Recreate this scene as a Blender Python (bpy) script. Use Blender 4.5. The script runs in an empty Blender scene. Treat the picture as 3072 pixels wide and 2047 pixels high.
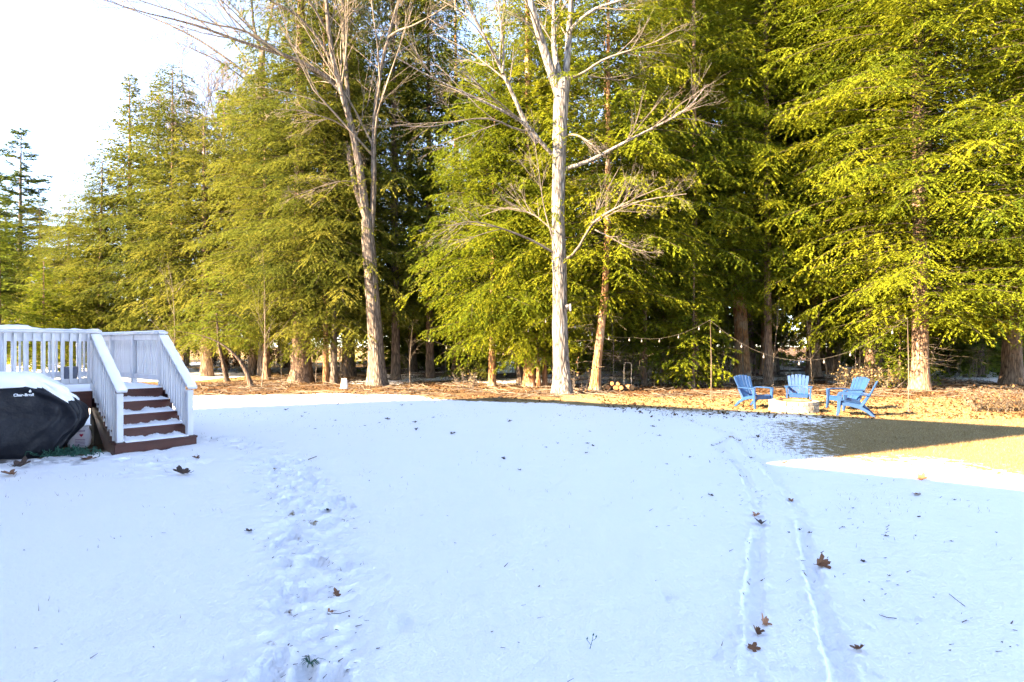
import bpy, math, random
import numpy as np
from mathutils import Vector, Matrix

# ------------------------------------------------------------------ camera, sky, sun, exposure
F, YH, CH = 1864.0, 1036.0, 1.618          # focal length and horizon in photo pixels, eye height in metres
scn = bpy.context.scene
cam_d = bpy.data.cameras.new('camera')
cam = bpy.data.objects.new('camera', cam_d)
scn.collection.objects.link(cam)
cam.location = (0, 0, CH)
cam.rotation_euler = (math.radians(90), 0, 0)
cam_d.sensor_width = 36.0
cam_d.lens = F / 3072 * 36
cam_d.shift_y = (YH - 1023.5) / 3072
cam_d.clip_start = 0.05
cam_d.clip_end = 3000
scn.camera = cam

SUN_EL = math.radians(28)
SUN_D = np.array([0.894, 0.447])           # horizontal direction in which the light travels
w = bpy.data.worlds.new('World'); scn.world = w; w.use_nodes = True
nt = w.node_tree; nt.nodes.clear()
sky = nt.nodes.new('ShaderNodeTexSky'); sky.sky_type = 'NISHITA'; sky.sun_disc = False
sky.sun_elevation = SUN_EL
sky.sun_rotation = math.atan2(-SUN_D[0], -SUN_D[1])
sky.air_density = 0.55; sky.dust_density = 0.0; sky.ozone_density = 4.0
bg = nt.nodes.new('ShaderNodeBackground'); bg.inputs[1].default_value = 0.05
wo = nt.nodes.new('ShaderNodeOutputWorld')
nt.links.new(sky.outputs[0], bg.inputs[0]); nt.links.new(bg.outputs[0], wo.inputs[0])
sun_d = bpy.data.lights.new('sun', 'SUN'); sun_d.energy = 2.0; sun_d.angle = math.radians(0.5)
sun_d.color = (1.0, 0.90, 0.76)
sun = bpy.data.objects.new('sun', sun_d); scn.collection.objects.link(sun)
sv = Vector((SUN_D[0]*math.cos(SUN_EL), SUN_D[1]*math.cos(SUN_EL), -math.sin(SUN_EL)))
sun.rotation_euler = sv.to_track_quat('-Z', 'Y').to_euler()
sun.location = (-30, -15, 25)
scn.view_settings.view_transform = 'Standard'; scn.view_settings.look = 'None'
scn.view_settings.exposure = 4.85; scn.view_settings.gamma = 1.0
scn.view_settings.use_curve_mapping = False
scn.view_settings.use_white_balance = True; scn.view_settings.white_balance_tint = 17; scn.view_settings.white_balance_temperature = 9500   # balanced for the open shade
scn.render.engine = 'CYCLES'
scn.cycles.use_denoising = True
scn.cycles.max_bounces = 4; scn.cycles.diffuse_bounces = 2; scn.cycles.glossy_bounces = 2
scn.cycles.transmission_bounces = 4
scn.cycles.sample_clamp_indirect = 6.0
scn.cycles.use_adaptive_sampling = True; scn.cycles.adaptive_threshold = 0.03

# ------------------------------------------------------------------ helpers
rng = np.random.default_rng(7)
random.seed(7)
COL = scn.collection
PI = math.pi

def gp(px, py, z=0.0):
    """ground point seen at a photo pixel"""
    Y = F*(CH - z)/(py - YH)
    return np.array([(px-1536)*Y/F, Y])
def wp(px, py, Y):
    """point at distance Y seen at a photo pixel"""
    return np.array([(px-1536)*Y/F, Y, CH + (YH-py)*Y/F])

def mk(name, V, T, mat=None, parent=None, attrs=None, smooth=False, kind=None, link=True):
    """fast mesh from numpy arrays (all faces the same size)"""
    V = np.ascontiguousarray(V, dtype=np.float32); T = np.ascontiguousarray(T, dtype=np.int32)
    me = bpy.data.meshes.new(name)
    k = T.shape[1]
    me.vertices.add(len(V)); me.vertices.foreach_set('co', V.ravel())
    me.loops.add(T.size); me.loops.foreach_set('vertex_index', T.ravel())
    me.polygons.add(len(T)); me.polygons.foreach_set('loop_start', np.arange(0, T.size, k, dtype=np.int32))
    if smooth: me.polygons.foreach_set('use_smooth', np.ones(len(T), dtype=bool))
    for an, av in (attrs or {}).items():
        av = np.asarray(av, dtype=np.float32)
        if av.ndim == 1:
            a = me.attributes.new(an, 'FLOAT', 'POINT'); a.data.foreach_set('value', av)
        else:
            a = me.attributes.new(an, 'FLOAT_COLOR', 'POINT')
            if av.shape[1] == 3: av = np.concatenate([av, np.ones((len(av), 1), np.float32)], 1)
            a.data.foreach_set('color', np.ascontiguousarray(av).ravel())
    me.update(calc_edges=True)
    if mat: me.materials.append(mat)
    if not link: return me
    return put(name, me, parent, kind=kind)

def put(name, me, parent=None, loc=None, rot=None, scale=None, kind=None):
    o = bpy.data.objects.new(name, me); COL.objects.link(o)
    if parent is not None: o.parent = parent
    if loc is not None: o.location = loc
    if rot is not None: o.rotation_euler = rot
    if scale is not None: o.scale = scale if hasattr(scale, '__len__') else (scale,)*3
    if kind: o['kind'] = kind
    return o

def tag(o, label, cat, group=None, kind=None):
    o['label'] = label; o['category'] = cat
    if group: o['group'] = group
    if kind: o['kind'] = kind
    return o
def thing(name, label, cat, loc=(0, 0, 0), rotz=0.0, group=None, scale=None):
    o = bpy.data.objects.new(name, None); COL.objects.link(o)
    o.empty_display_size = 0.2
    o.location = loc; o.rotation_euler = (0, 0, rotz)
    if scale is not None: o.scale = scale if hasattr(scale, '__len__') else (scale,)*3
    return tag(o, label, cat, group)

class MB:
    """collects boxes, beams, tubes, lathes; build() links them as ONE mesh"""
    def __init__(s): s.v = []; s.f = []
    def add(s, v, f):
        b = len(s.v); s.v += [tuple(map(float, p)) for p in v]; s.f += [tuple(i+b for i in q) for q in f]
        return s
    def box(s, x0, x1, y0, y1, z0, z1):
        v = [(x0,y0,z0),(x1,y0,z0),(x1,y1,z0),(x0,y1,z0),(x0,y0,z1),(x1,y0,z1),(x1,y1,z1),(x0,y1,z1)]
        return s.add(v, [(0,3,2,1),(4,5,6,7),(0,1,5,4),(1,2,6,5),(2,3,7,6),(3,0,4,7)])
    def beam(s, pts, w_, h_, side=(1, 0, 0)):
        """rectangular section swept along pts; w_ along side, h_ across; scalars or lists"""
        n = len(pts); side = Vector(side).normalized(); v = []; f = []
        P = [Vector(p) for p in pts]
        for i in range(n):
            t = (P[min(i+1, n-1)] - P[max(i-1, 0)]).normalized()
            sd = (side - t*side.dot(t)).normalized(); up = t.cross(sd)
            a = (w_[i] if hasattr(w_, '__len__') else w_)/2; b = (h_[i] if hasattr(h_, '__len__') else h_)/2
            v += [P[i]-sd*a-up*b, P[i]+sd*a-up*b, P[i]+sd*a+up*b, P[i]-sd*a+up*b]
            if i:
                o = 4*(i-1)
                f += [(o+k, o+(k+1) % 4, o+4+(k+1) % 4, o+4+k) for k in range(4)]
        f += [(3, 2, 1, 0), (4*n-4, 4*n-3, 4*n-2, 4*n-1)]
        return s.add(v, f)
    def tube(s, pts, r, n=6, closed=False):
        P = [Vector(p) for p in pts]; m = len(P); v = []; f = []
        for i in range(m):
            t = (P[(i+1) % m if closed else min(i+1, m-1)] - P[i-1 if closed else max(i-1, 0)])
            t = t.normalized() if t.length > 1e-9 else Vector((0, 0, 1))
            ref = Vector((0, 0, 1)) if abs(t.z) < .9 else Vector((1, 0, 0))
            a = t.cross(ref).normalized(); b = t.cross(a)
            rr = r[i] if hasattr(r, '__len__') else r
            v += [P[i] + (a*math.cos(2*PI*k/n) + b*math.sin(2*PI*k/n))*rr for k in range(n)]
        for i in range(m if closed else m-1):
            j = (i+1) % m
            f += [(i*n+k, i*n+(k+1) % n, j*n+(k+1) % n, j*n+k) for k in range(n)]
        if not closed: f += [tuple(range(n)), tuple(range((m-1)*n, m*n))[::-1]]
        return s.add(v, f)
    def lathe(s, prof, n=16, c=(0, 0, 0), cap=True):
        v = []; f = []; m = len(prof)
        for r, z in prof:
            v += [(c[0]+r*math.cos(2*PI*k/n), c[1]+r*math.sin(2*PI*k/n), c[2]+z) for k in range(n)]
        for i in range(m-1):
            f += [(i*n+k, i*n+(k+1) % n, (i+1)*n+(k+1) % n, (i+1)*n+k) for k in range(n)]
        if cap: f += [tuple(range(n))[::-1], tuple(range((m-1)*n, m*n))]
        return s.add(v, f)
    def mesh(s, name, mat, smooth=False, bevel=0):
        me = bpy.data.meshes.new(name); me.from_pydata(s.v, [], s.f); me.update()
        if mat: me.materials.append(mat)
        if bevel:
            import bmesh
            bm = bmesh.new(); bm.from_mesh(me)
            bmesh.ops.bevel(bm, geom=bm.edges[:], offset=bevel, segments=1, affect='EDGES', clamp_overlap=True)
            bm.to_mesh(me); bm.free()
        if smooth: me.polygons.foreach_set('use_smooth', [True]*len(me.polygons))
        return me
    def build(s, name, mat, parent=None, smooth=False, bevel=0, loc=None, rot=None, kind=None):
        return put(name, s.mesh(name, mat, smooth, bevel), parent, loc, rot, kind=kind)

# value noise ---------------------------------------------------------------
_perm = np.random.default_rng(3).random((256, 256)).astype(np.float32)
def vnoise(x, y):
    xi = np.floor(x).astype(int); yi = np.floor(y).astype(int)
    fx = x-xi; fy = y-yi; fx = fx*fx*(3-2*fx); fy = fy*fy*(3-2*fy)
    g = lambda a, b: _perm[a & 255, b & 255]
    return (g(xi, yi)*(1-fx)+g(xi+1, yi)*fx)*(1-fy) + (g(xi, yi+1)*(1-fx)+g(xi+1, yi+1)*fx)*fy
def fbm(x, y, o=4):
    r = 0; a = .5; s = 0
    for i in range(o):
        r = r + a*vnoise(x*2**i+17*i, y*2**i+31*i); s += a; a *= .5
    return r/s

def batch_tubes(P, R, sides=3):
    """P [N,K,3], R [N,K] -> verts, quads"""
    N, K, _ = P.shape
    T = np.empty_like(P); T[:, 1:-1] = P[:, 2:]-P[:, :-2]; T[:, 0] = P[:, 1]-P[:, 0]; T[:, -1] = P[:, -1]-P[:, -2]
    T /= np.linalg.norm(T, axis=2, keepdims=True)+1e-9
    ref = np.where(np.abs(T[..., 2:3]) < .9, np.array([0, 0, 1.]), np.array([1., 0, 0]))
    A = np.cross(T, ref); A /= np.linalg.norm(A, axis=2, keepdims=True)+1e-9
    B = np.cross(T, A)
    an = np.arange(sides)*2*PI/sides
    V = P[:, :, None, :] + (A[:, :, None, :]*np.cos(an)[None, None, :, None] + B[:, :, None, :]*np.sin(an)[None, None, :, None])*R[:, :, None, None]
    idx = np.arange(N*K*sides).reshape(N, K, sides)
    a = idx[:, :-1]; b = idx[:, 1:]
    Q = np.stack([a, np.roll(a, -1, 2), np.roll(b, -1, 2), b], -1).reshape(-1, 4)
    return V.reshape(-1, 3), Q
def merge(parts):
    Vs = []; Qs = []; o = 0
    for V, Q in parts:
        Vs.append(V); Qs.append(Q+o); o += len(V)
    return np.concatenate(Vs), np.concatenate(Qs)

# ------------------------------------------------------------------ materials
def newmat(name):
    m = bpy.data.materials.new(name); m.use_nodes = True
    n = m.node_tree.nodes; n.clear()
    return m, n, m.node_tree.links
def node(n, t, **kw):
    x = n.new(t)
    for k, v in kw.items():
        if k.startswith('i_'):
            key = k[2:]; x.inputs[int(key) if key.isdigit() else key.replace('_', ' ')].default_value = v
        else: setattr(x, k, v)
    return x
def ramp(n, stops, interp='LINEAR'):
    r = n.new('ShaderNodeValToRGB'); r.color_ramp.interpolation = interp
    e = r.color_ramp.elements
    while len(e) < len(stops): e.new(.5)
    for i, (p, c) in enumerate(stops): e[i].position = p; e[i].color = (*c, 1)
    return r

def surf(name, stops, scale=(4, 4, 4), rough=.7, bump=.3, bdist=.01, detail=6, spec=.3, bscale=None, coord='Object', nscale=1.0, randomise=0.0):
    """noise-coloured principled with noise bump"""
    m, n, l = newmat(name)
    out = node(n, 'ShaderNodeOutputMaterial'); p = node(n, 'ShaderNodeBsdfPrincipled')
    p.inputs['Roughness'].default_value = rough; p.inputs['Specular IOR Level'].default_value = spec
    tc = node(n, 'ShaderNodeTexCoord'); mp = node(n, 'ShaderNodeMapping'); mp.inputs['Scale'].default_value = scale
    l.new(tc.outputs[coord], mp.inputs[0])
    ns = node(n, 'ShaderNodeTexNoise'); ns.inputs['Scale'].default_value = nscale; ns.inputs['Detail'].default_value = detail
    l.new(mp.outputs[0], ns.inputs['Vector'])
    r = ramp(n, stops); l.new(ns.outputs['Fac'], r.inputs[0])
    colr = r.outputs[0]
    if randomise:
        oi = node(n, 'ShaderNodeObjectInfo')
        mr = node(n, 'ShaderNodeMapRange', i_3=1-randomise, i_4=1+randomise); l.new(oi.outputs['Random'], mr.inputs[0])
        vm = node(n, 'ShaderNodeVectorMath', operation='SCALE'); l.new(colr, vm.inputs[0]); l.new(mr.outputs[0], vm.inputs['Scale'])
        colr = vm.outputs[0]
    l.new(colr, p.inputs['Base Color'])
    if bump:
        b = node(n, 'ShaderNodeBump'); b.inputs['Strength'].default_value = bump; b.inputs['Distance'].default_value = bdist
        if bscale:
            n2 = node(n, 'ShaderNodeTexNoise'); n2.inputs['Scale'].default_value = bscale; n2.inputs['Detail'].default_value = 5
            l.new(mp.outputs[0], n2.inputs['Vector']); l.new(n2.outputs['Fac'], b.inputs['Height'])
        else: l.new(ns.outputs['Fac'], b.inputs['Height'])
        l.new(b.outputs[0], p.inputs['Normal'])
    l.new(p.outputs[0], out.inputs[0])
    return m

def bark(name, dark, light, sc=9.0, patch=None):
    """vertically furrowed bark"""
    m, n, l = newmat(name)
    out = node(n, 'ShaderNodeOutputMaterial'); p = node(n, 'ShaderNodeBsdfPrincipled')
    p.inputs['Roughness'].default_value = .9; p.inputs['Specular IOR Level'].default_value = .15
    tc = node(n, 'ShaderNodeTexCoord'); mp = node(n, 'ShaderNodeMapping'); mp.inputs['Scale'].default_value = (sc, sc, sc*.16)
    l.new(tc.outputs['Object'], mp.inputs[0])
    ns = node(n, 'ShaderNodeTexNoise'); ns.inputs['Scale'].default_value = 2.2; ns.inputs['Detail'].default_value = 6; ns.inputs['Distortion'].default_value = .6
    l.new(mp.outputs[0], ns.inputs['Vector'])
    vo = node(n, 'ShaderNodeTexVoronoi', feature='DISTANCE_TO_EDGE'); vo.inputs['Scale'].default_value = 1.6
    l.new(mp.outputs[0], vo.inputs['Vector'])
    mul = node(n, 'ShaderNodeMath', operation='MULTIPLY_ADD', i_1=1.4, i_2=-.1); l.new(vo.outputs['Distance'], mul.inputs[0])
    ad = node(n, 'ShaderNodeMath', operation='ADD'); l.new(mul.outputs[0], ad.inputs[0])
    m2 = node(n, 'ShaderNodeMath', operation='MULTIPLY', i_1=.75); l.new(ns.outputs['Fac'], m2.inputs[0]); l.new(m2.outputs[0], ad.inputs[1])
    r = ramp(n, [(.2, dark), (.45, tuple(.5*(a+b) for a, b in zip(dark, light))), (.75, light)]); l.new(ad.outputs[0], r.inputs[0])
    c = r.outputs[0]
    if patch:
        n3 = node(n, 'ShaderNodeTexNoise'); n3.inputs['Scale'].default_value = 1.3; n3.inputs['Detail'].default_value = 4
        l.new(tc.outputs['Object'], n3.inputs['Vector'])
        r3 = ramp(n, [(.5, (0, 0, 0)), (.66, (1, 1, 1))]); l.new(n3.outputs['Fac'], r3.inputs[0])
        mx = node(n, 'ShaderNodeMix', data_type='RGBA'); l.new(r3.outputs[0], mx.inputs[0]); l.new(c, mx.inputs[6]); mx.inputs[7].default_value = (*patch, 1)
        c = mx.outputs[2]
    l.new(c, p.inputs['Base Color'])
    b = node(n, 'ShaderNodeBump'); b.inputs['Strength'].default_value = .9; b.inputs['Distance'].default_value = .03
    l.new(ad.outputs[0], b.inputs['Height']); l.new(b.outputs[0], p.inputs['Normal'])
    l.new(p.outputs[0], out.inputs[0])
    return m

def leafmat(name, stops, trans=.3, hue=.02):
    """foliage: colour from the 'var' attribute, shifted per tree"""
    m, n, l = newmat(name)
    out = node(n, 'ShaderNodeOutputMaterial')
    at = node(n, 'ShaderNodeAttribute', attribute_name='var')
    oi = node(n, 'ShaderNodeObjectInfo')
    ma = node(n, 'ShaderNodeMath', operation='MULTIPLY_ADD', i_1=.3, i_2=-.15); l.new(oi.outputs['Random'], ma.inputs[0])
    ad = node(n, 'ShaderNodeMath', operation='ADD', use_clamp=True); l.new(at.outputs['Fac'], ad.inputs[0]); l.new(ma.outputs[0], ad.inputs[1])
    r = ramp(n, stops); l.new(ad.outputs[0], r.inputs[0])
    d = node(n, 'ShaderNodeBsdfDiffuse'); t = node(n, 'ShaderNodeBsdfTranslucent')
    l.new(r.outputs[0], d.inputs[0]); l.new(r.outputs[0], t.inputs[0])
    mx = node(n, 'ShaderNodeMixShader'); mx.inputs[0].default_value = trans
    l.new(d.outputs[0], mx.inputs[1]); l.new(t.outputs[0], mx.inputs[2])
    l.new(mx.outputs[0], out.inputs[0])
    return m

M = {}
M['needle'] = leafmat('hemlock_needles', [(0, (.054, .088, .013)), (.35, (.112, .148, .016)), (.7, (.182, .210, .021)), (1, (.245, .245, .027))], .42)
M['needle_dark'] = leafmat('deep_wood_needles', [(0, (.072, .110, .020)), (.5, (.145, .185, .028)), (1, (.22, .245, .04))], .45)
M['needle_olive'] = leafmat('olive_needles', [(0, (.050, .070, .016)), (.35, (.102, .123, .022)), (.7, (.168, .178, .032)), (1, (.225, .218, .042))], .4)
M['pine'] = leafmat('pine_needles', [(0, (.035, .065, .022)), (.5, (.07, .11, .03)), (1, (.14, .165, .035))], .25)
M['dryleaf'] = leafmat('dry_leaves', [(0, (.035, .017, .010)), (.35, (.085, .042, .022)), (.7, (.16, .095, .048)), (1, (.28, .20, .115))], .25)
M['straw'] = leafmat('dry_grass', [(0, (.115, .069, .026)), (.35, (.24, .155, .062)), (.7, (.35, .26, .13)), (1, (.46, .38, .235))], .3)
M['oakbark'] = bark('pale_oak_bark', (.035, .031, .028), (.25, .232, .21), 7)
M['maplebark'] = bark('grey_maple_bark', (.035, .028, .023), (.19, .155, .125), 8)
M['hembark'] = bark('hemlock_bark', (.07, .042, .028), (.30, .20, .135), 9)
M['redbark'] = bark('reddish_bark', (.13, .055, .025), (.44, .24, .12), 9, patch=(.36, .30, .22))
M['darkbark'] = bark('dark_bark', (.035, .025, .02), (.16, .12, .09), 9)
M['twig'] = surf('bare_twigs', [(.3, (.085, .066, .05)), (.7, (.20, .165, .125))], (3, 3, 3), .9, 0)
M['twigpale'] = surf('pale_twigs', [(.3, (.06, .05, .042)), (.7, (.17, .145, .12))], (3, 3, 3), .9, 0)
M['limb'] = surf('conifer_limbs', [(.3, (.018, .013, .010)), (.7, (.06, .043, .03))], (5, 5, 5), .9, 0)
M['paint'] = surf('white_painted_wood', [(.2, (.44, .44, .46)), (.45, (.58, .58, .605)), (.8, (.64, .64, .66))], (9, 9, 2.5), .55, .15, .004, randomise=.04)
M['stain'] = surf('red_brown_deck_stain', [(.2, (.045, .008, .005)), (.6, (.08, .014, .008)), (.9, (.11, .024, .013))], (4, 14, 14), .5, .2, .003, spec=.4, randomise=.22)
M['oldwood'] = surf('weathered_post', [(.2, (.03, .022, .016)), (.8, (.10, .07, .05))], (14, 14, 3), .85, .3)
def snowmat():
    m, n, l = newmat('loose_snow')
    out = node(n, 'ShaderNodeOutputMaterial'); p = node(n, 'ShaderNodeBsdfPrincipled')
    p.inputs['Base Color'].default_value = (.91, .905, .895, 1); p.inputs['Roughness'].default_value = .65; p.inputs['Specular IOR Level'].default_value = .25
    tc = node(n, 'ShaderNodeTexCoord'); ns = node(n, 'ShaderNodeTexNoise'); ns.inputs['Scale'].default_value = 45; ns.inputs['Detail'].default_value = 5
    l.new(tc.outputs['Object'], ns.inputs['Vector'])
    b = node(n, 'ShaderNodeBump'); b.inputs['Strength'].default_value = .5; b.inputs['Distance'].default_value = .012
    l.new(ns.outputs['Fac'], b.inputs['Height']); l.new(b.outputs[0], p.inputs['Normal']); l.new(p.outputs[0], out.inputs[0])
    return m
M['snow'] = snowmat()
M['fabric'] = surf('navy_black_cover_fabric', [(.3, (.004, .005, .009)), (.7, (.010, .012, .018))], (5, 5, 5), .5, .5, .03, bscale=2.2, spec=.3)
M['white'] = surf('white_print', [(.3, (.75, .75, .76)), (.7, (.82, .82, .83))], (4, 4, 4), .5, 0)
M['blue'] = surf('sky_blue_plastic', [(.25, (.004, .034, .105)), (.7, (.007, .048, .138))], (6, 6, 6), .42, .1, .004, spec=.45, randomise=.10)
M['stone'] = surf('pale_concrete_block', [(.2, (.14, .127, .10)), (.5, (.25, .235, .195)), (.8, (.34, .325, .28))], (12, 12, 12), .9, .5, .01, randomise=.12)
M['ash'] = surf('fire_pit_ash', [(.3, (.10, .05, .03)), (.7, (.30, .15, .08))], (9, 9, 9), .95, .5, .02)
M['metal'] = surf('dark_metal', [(.3, (.03, .03, .032)), (.7, (.07, .07, .07))], (9, 9, 9), .5, .1, .002, spec=.5)
M['pole'] = surf('weathered_pole', [(.3, (.06, .045, .032)), (.7, (.14, .105, .075))], (20, 20, 4), .7, .2, .003)
M['wire'] = surf('light_cord', [(.3, (.035, .03, .025)), (.7, (.08, .07, .055))], (20, 20, 20), .6, 0)
M['bulb'] = surf('clear_bulb', [(.3, (.14, .13, .11)), (.7, (.22, .20, .17))], (9, 9, 9), .12, 0, spec=.8)
M['log'] = surf('split_log_wood', [(.25, (.30, .10, .03)), (.6, (.55, .24, .09)), (.9, (.62, .36, .17))], (10, 10, 10), .85, .4, .01)
M['green'] = surf('green_plastic_cord', [(.3, (.006, .055, .035)), (.7, (.015, .11, .07))], (20, 20, 20), .5, 0)
M['bag'] = surf('white_bag', [(.3, (.60, .52, .56)), (.7, (.78, .72, .75))], (9, 9, 9), .6, .3, .01)
M['red'] = surf('red_print', [(.3, (.45, .02, .05)), (.7, (.60, .05, .09))], (9, 9, 9), .6, 0)
M['plum'] = surf('faded_plum_print', [(.3, (.22, .08, .18)), (.7, (.34, .14, .26))], (9, 9, 9), .6, 0)
M['bluep'] = surf('faded_blue_print', [(.3, (.10, .10, .32)), (.7, (.18, .17, .42))], (9, 9, 9), .6, 0)
M['pot'] = surf('grey_planter', [(.3, (.09, .10, .13)), (.7, (.16, .18, .22))], (6, 6, 6), .6, .2, .005)
M['siding'] = surf('pale_siding', [(.3, (.50, .50, .50)), (.7, (.62, .62, .61))], (.5, .5, 12), .7, .2, .01)
M['roof'] = surf('asphalt_shingles', [(.3, (.06, .06, .065)), (.7, (.12, .12, .12))], (8, 8, 8), .9, .4, .01)
M['glass'] = surf('window_glass', [(.3, (.02, .025, .03)), (.7, (.04, .05, .06))], (2, 2, 2), .08, 0, spec=.6)
M['fence'] = surf('dark_fence_wood', [(.3, (.06, .035, .022)), (.7, (.15, .09, .055))], (9, 9, 3), .85, .2)
M['deadleaf'] = surf('brown_oak_leaf', [(.25, (.15, .055, .028)), (.6, (.30, .13, .065)), (.9, (.40, .22, .12))], (25, 25, 25), .7, .3, .004, randomise=.45)
M['darkleaf'] = surf('dark_wet_leaf', [(.3, (.035, .022, .018)), (.7, (.10, .06, .045))], (25, 25, 25), .6, .3, .004, randomise=.4)

def groundmat():
    m, n, l = newmat('lawn_snow_and_litter')
    out = node(n, 'ShaderNodeOutputMaterial')
    tc = node(n, 'ShaderNodeTexCoord'); at = node(n, 'ShaderNodeAttribute', attribute_name='cover')
    sep = node(n, 'ShaderNodeSeparateColor'); l.new(at.outputs['Color'], sep.inputs[0])
    def nz(s, d=6, rough=.6, sc=(1, 1, 1)):
        mp = node(n, 'ShaderNodeMapping'); mp.inputs['Scale'].default_value = sc; l.new(tc.outputs['Object'], mp.inputs[0])
        x = node(n, 'ShaderNodeTexNoise'); x.inputs['Scale'].default_value = s; x.inputs['Detail'].default_value = d; x.inputs['Roughness'].default_value = rough
        l.new(mp.outputs[0], x.inputs['Vector']); return x.outputs['Fac']
    fine = nz(7, 8, .65); mid = nz(1.6, 5); tiny = nz(60, 4)
    # snow or not
    a = node(n, 'ShaderNodeMath', operation='MULTIPLY_ADD', i_1=1.15, i_2=-.575); l.new(fine, a.inputs[0])
    b = node(n, 'ShaderNodeMath', operation='ADD'); l.new(sep.outputs[0], b.inputs[0]); l.new(a.outputs[0], b.inputs[1])
    sm = node(n, 'ShaderNodeMapRange', i_1=.44, i_2=.56); l.new(b.outputs[0], sm.inputs[0])
    # grass and litter colours
    g = ramp(n, [(.25, (.11, .066, .026)), (.45, (.23, .15, .064)), (.6, (.33, .245, .125)), (.75, (.42, .345, .215))]); l.new(nz(28, 6, .75), g.inputs[0])
    lt = ramp(n, [(.28, (.018, .011, .007)), (.45, (.065, .036, .02)), (.6, (.13, .08, .042)), (.75, (.24, .17, .095))]); l.new(nz(19, 7, .75), lt.inputs[0])
    li = node(n, 'ShaderNodeMath', operation='MULTIPLY_ADD', i_1=1.6, i_2=-.8); l.new(mid, li.inputs[0])
    lj = node(n, 'ShaderNodeMath', operation='ADD', use_clamp=True); l.new(li.outputs[0], lj.inputs[0]); l.new(sep.outputs[1], lj.inputs[1])
    gm = node(n, 'ShaderNodeMix', data_type='RGBA'); l.new(lj.outputs[0], gm.inputs[0]); l.new(g.outputs[0], gm.inputs[6]); l.new(lt.outputs[0], gm.inputs[7])
    md = node(n, 'ShaderNodeMix', data_type='RGBA'); l.new(gm.outputs[2], md.inputs[6]); md.inputs[7].default_value = (.20, .18, .17, 1)
    l.new(sep.outputs[2], md.inputs[0])
    bare = node(n, 'ShaderNodeBsdfPrincipled'); bare.inputs['Roughness'].default_value = .95; bare.inputs['Specular IOR Level'].default_value = .1
    l.new(md.outputs[2], bare.inputs['Base Color'])
    bb = node(n, 'ShaderNodeBump'); bb.inputs['Strength'].default_value = .8; bb.inputs['Distance'].default_value = .03; l.new(nz(22, 7, .7), bb.inputs['Height']); l.new(bb.outputs[0], bare.inputs['Normal'])
    # snow
    sn = node(n, 'ShaderNodeBsdfPrincipled'); sn.inputs['Roughness'].default_value = .6; sn.inputs['Specular IOR Level'].default_value = .25
    sc = node(n, 'ShaderNodeMix', data_type='RGBA'); sc.inputs[6].default_value = (.90, .895, .88, 1); sc.inputs[7].default_value = (.94, .93, .91, 1); l.new(mid, sc.inputs[0])
    # old grey slush where it was trodden
    sl = node(n, 'ShaderNodeMix', data_type='RGBA'); l.new(sc.outputs[2], sl.inputs[6]); sl.inputs[7].default_value = (.42, .38, .36, 1)
    sb = node(n, 'ShaderNodeMath', operation='MULTIPLY'); l.new(sep.outputs[2], sb.inputs[0])
    sr = node(n, 'ShaderNodeMapRange', i_1=.42, i_2=.6); l.new(fine, sr.inputs[0]); l.new(sr.outputs[0], sb.inputs[1]); l.new(sb.outputs[0], sl.inputs[0])
    l.new(sl.outputs[2], sn.inputs['Base Color'])
    hs = node(n, 'ShaderNodeMath', operation='MULTIPLY_ADD', i_1=.45); l.new(tiny, hs.inputs[0]); l.new(nz(14, 5, .55), hs.inputs[2])
    sbump = node(n, 'ShaderNodeBump'); sbump.inputs['Strength'].default_value = .7; sbump.inputs['Distance'].default_value = .03; l.new(hs.outputs[0], sbump.inputs['Height']); l.new(sbump.outputs[0], sn.inputs['Normal'])
    mx = node(n, 'ShaderNodeMixShader'); l.new(sm.outputs[0], mx.inputs[0]); l.new(bare.outputs[0], mx.inputs[1]); l.new(sn.outputs[0], mx.inputs[2])
    l.new(mx.outputs[0], out.inputs[0])
    return m
M['ground'] = groundmat()

# ------------------------------------------------------------------ ground: one sheet, snow and litter as cover
def lines(*segs):
    out = []
    for a, b, s in segs: out.append(np.arange(a, b, s))
    return np.concatenate(out)
xs = lines((-420, -60, 40), (-60, -14, 1.0), (-14, -5.4, .10), (-5.4, -3.1, .045), (-3.1, -.7, .020), (-.7, .9, .045), (.9, 3.1, .016), (3.1, 5.4, .045), (5.4, 14, .12), (14, 60, 1.0), (60, 421, 40))
ys = lines((-160, -10, 15), (-10, 2.6, .6), (2.6, 9, .032), (9, 20, .095), (20, 36, .4), (36, 70, 1.2), (70, 600, 40))
GX, GY = np.meshgrid(xs, ys)

def seg_dist(px, py, pts):
    """distance to a polyline and the signed side offset"""
    best = np.full(px.shape, 1e9); side = np.zeros(px.shape)
    for (ax, ay), (bx, by) in zip(pts[:-1], pts[1:]):
        dx, dy = bx-ax, by-ay; L2 = dx*dx+dy*dy+1e-9
        t = np.clip(((px-ax)*dx+(py-ay)*dy)/L2, 0, 1)
        qx = px-ax-t*dx; qy = py-ay-t*dy; d = np.hypot(qx, qy)
        s = np.sign(dx*qy-dy*qx)
        m = d < best; best = np.where(m, d, best); side = np.where(m, s*d, side)
    return best, side
def poly_sdf(px, py, poly):
    d, _ = seg_dist(px, py, list(poly)+[poly[0]])
    ins = np.zeros(px.shape, bool); n = len(poly)
    for i in range(n):
        x0, y0 = poly[i]; x1, y1 = poly[(i+1) % n]
        c = ((y0 > py) != (y1 > py)) & (px < (x1-x0)*(py-y0)/(y1-y0+1e-12)+x0)
        ins ^= c
    return np.where(ins, d, -d)

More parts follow.
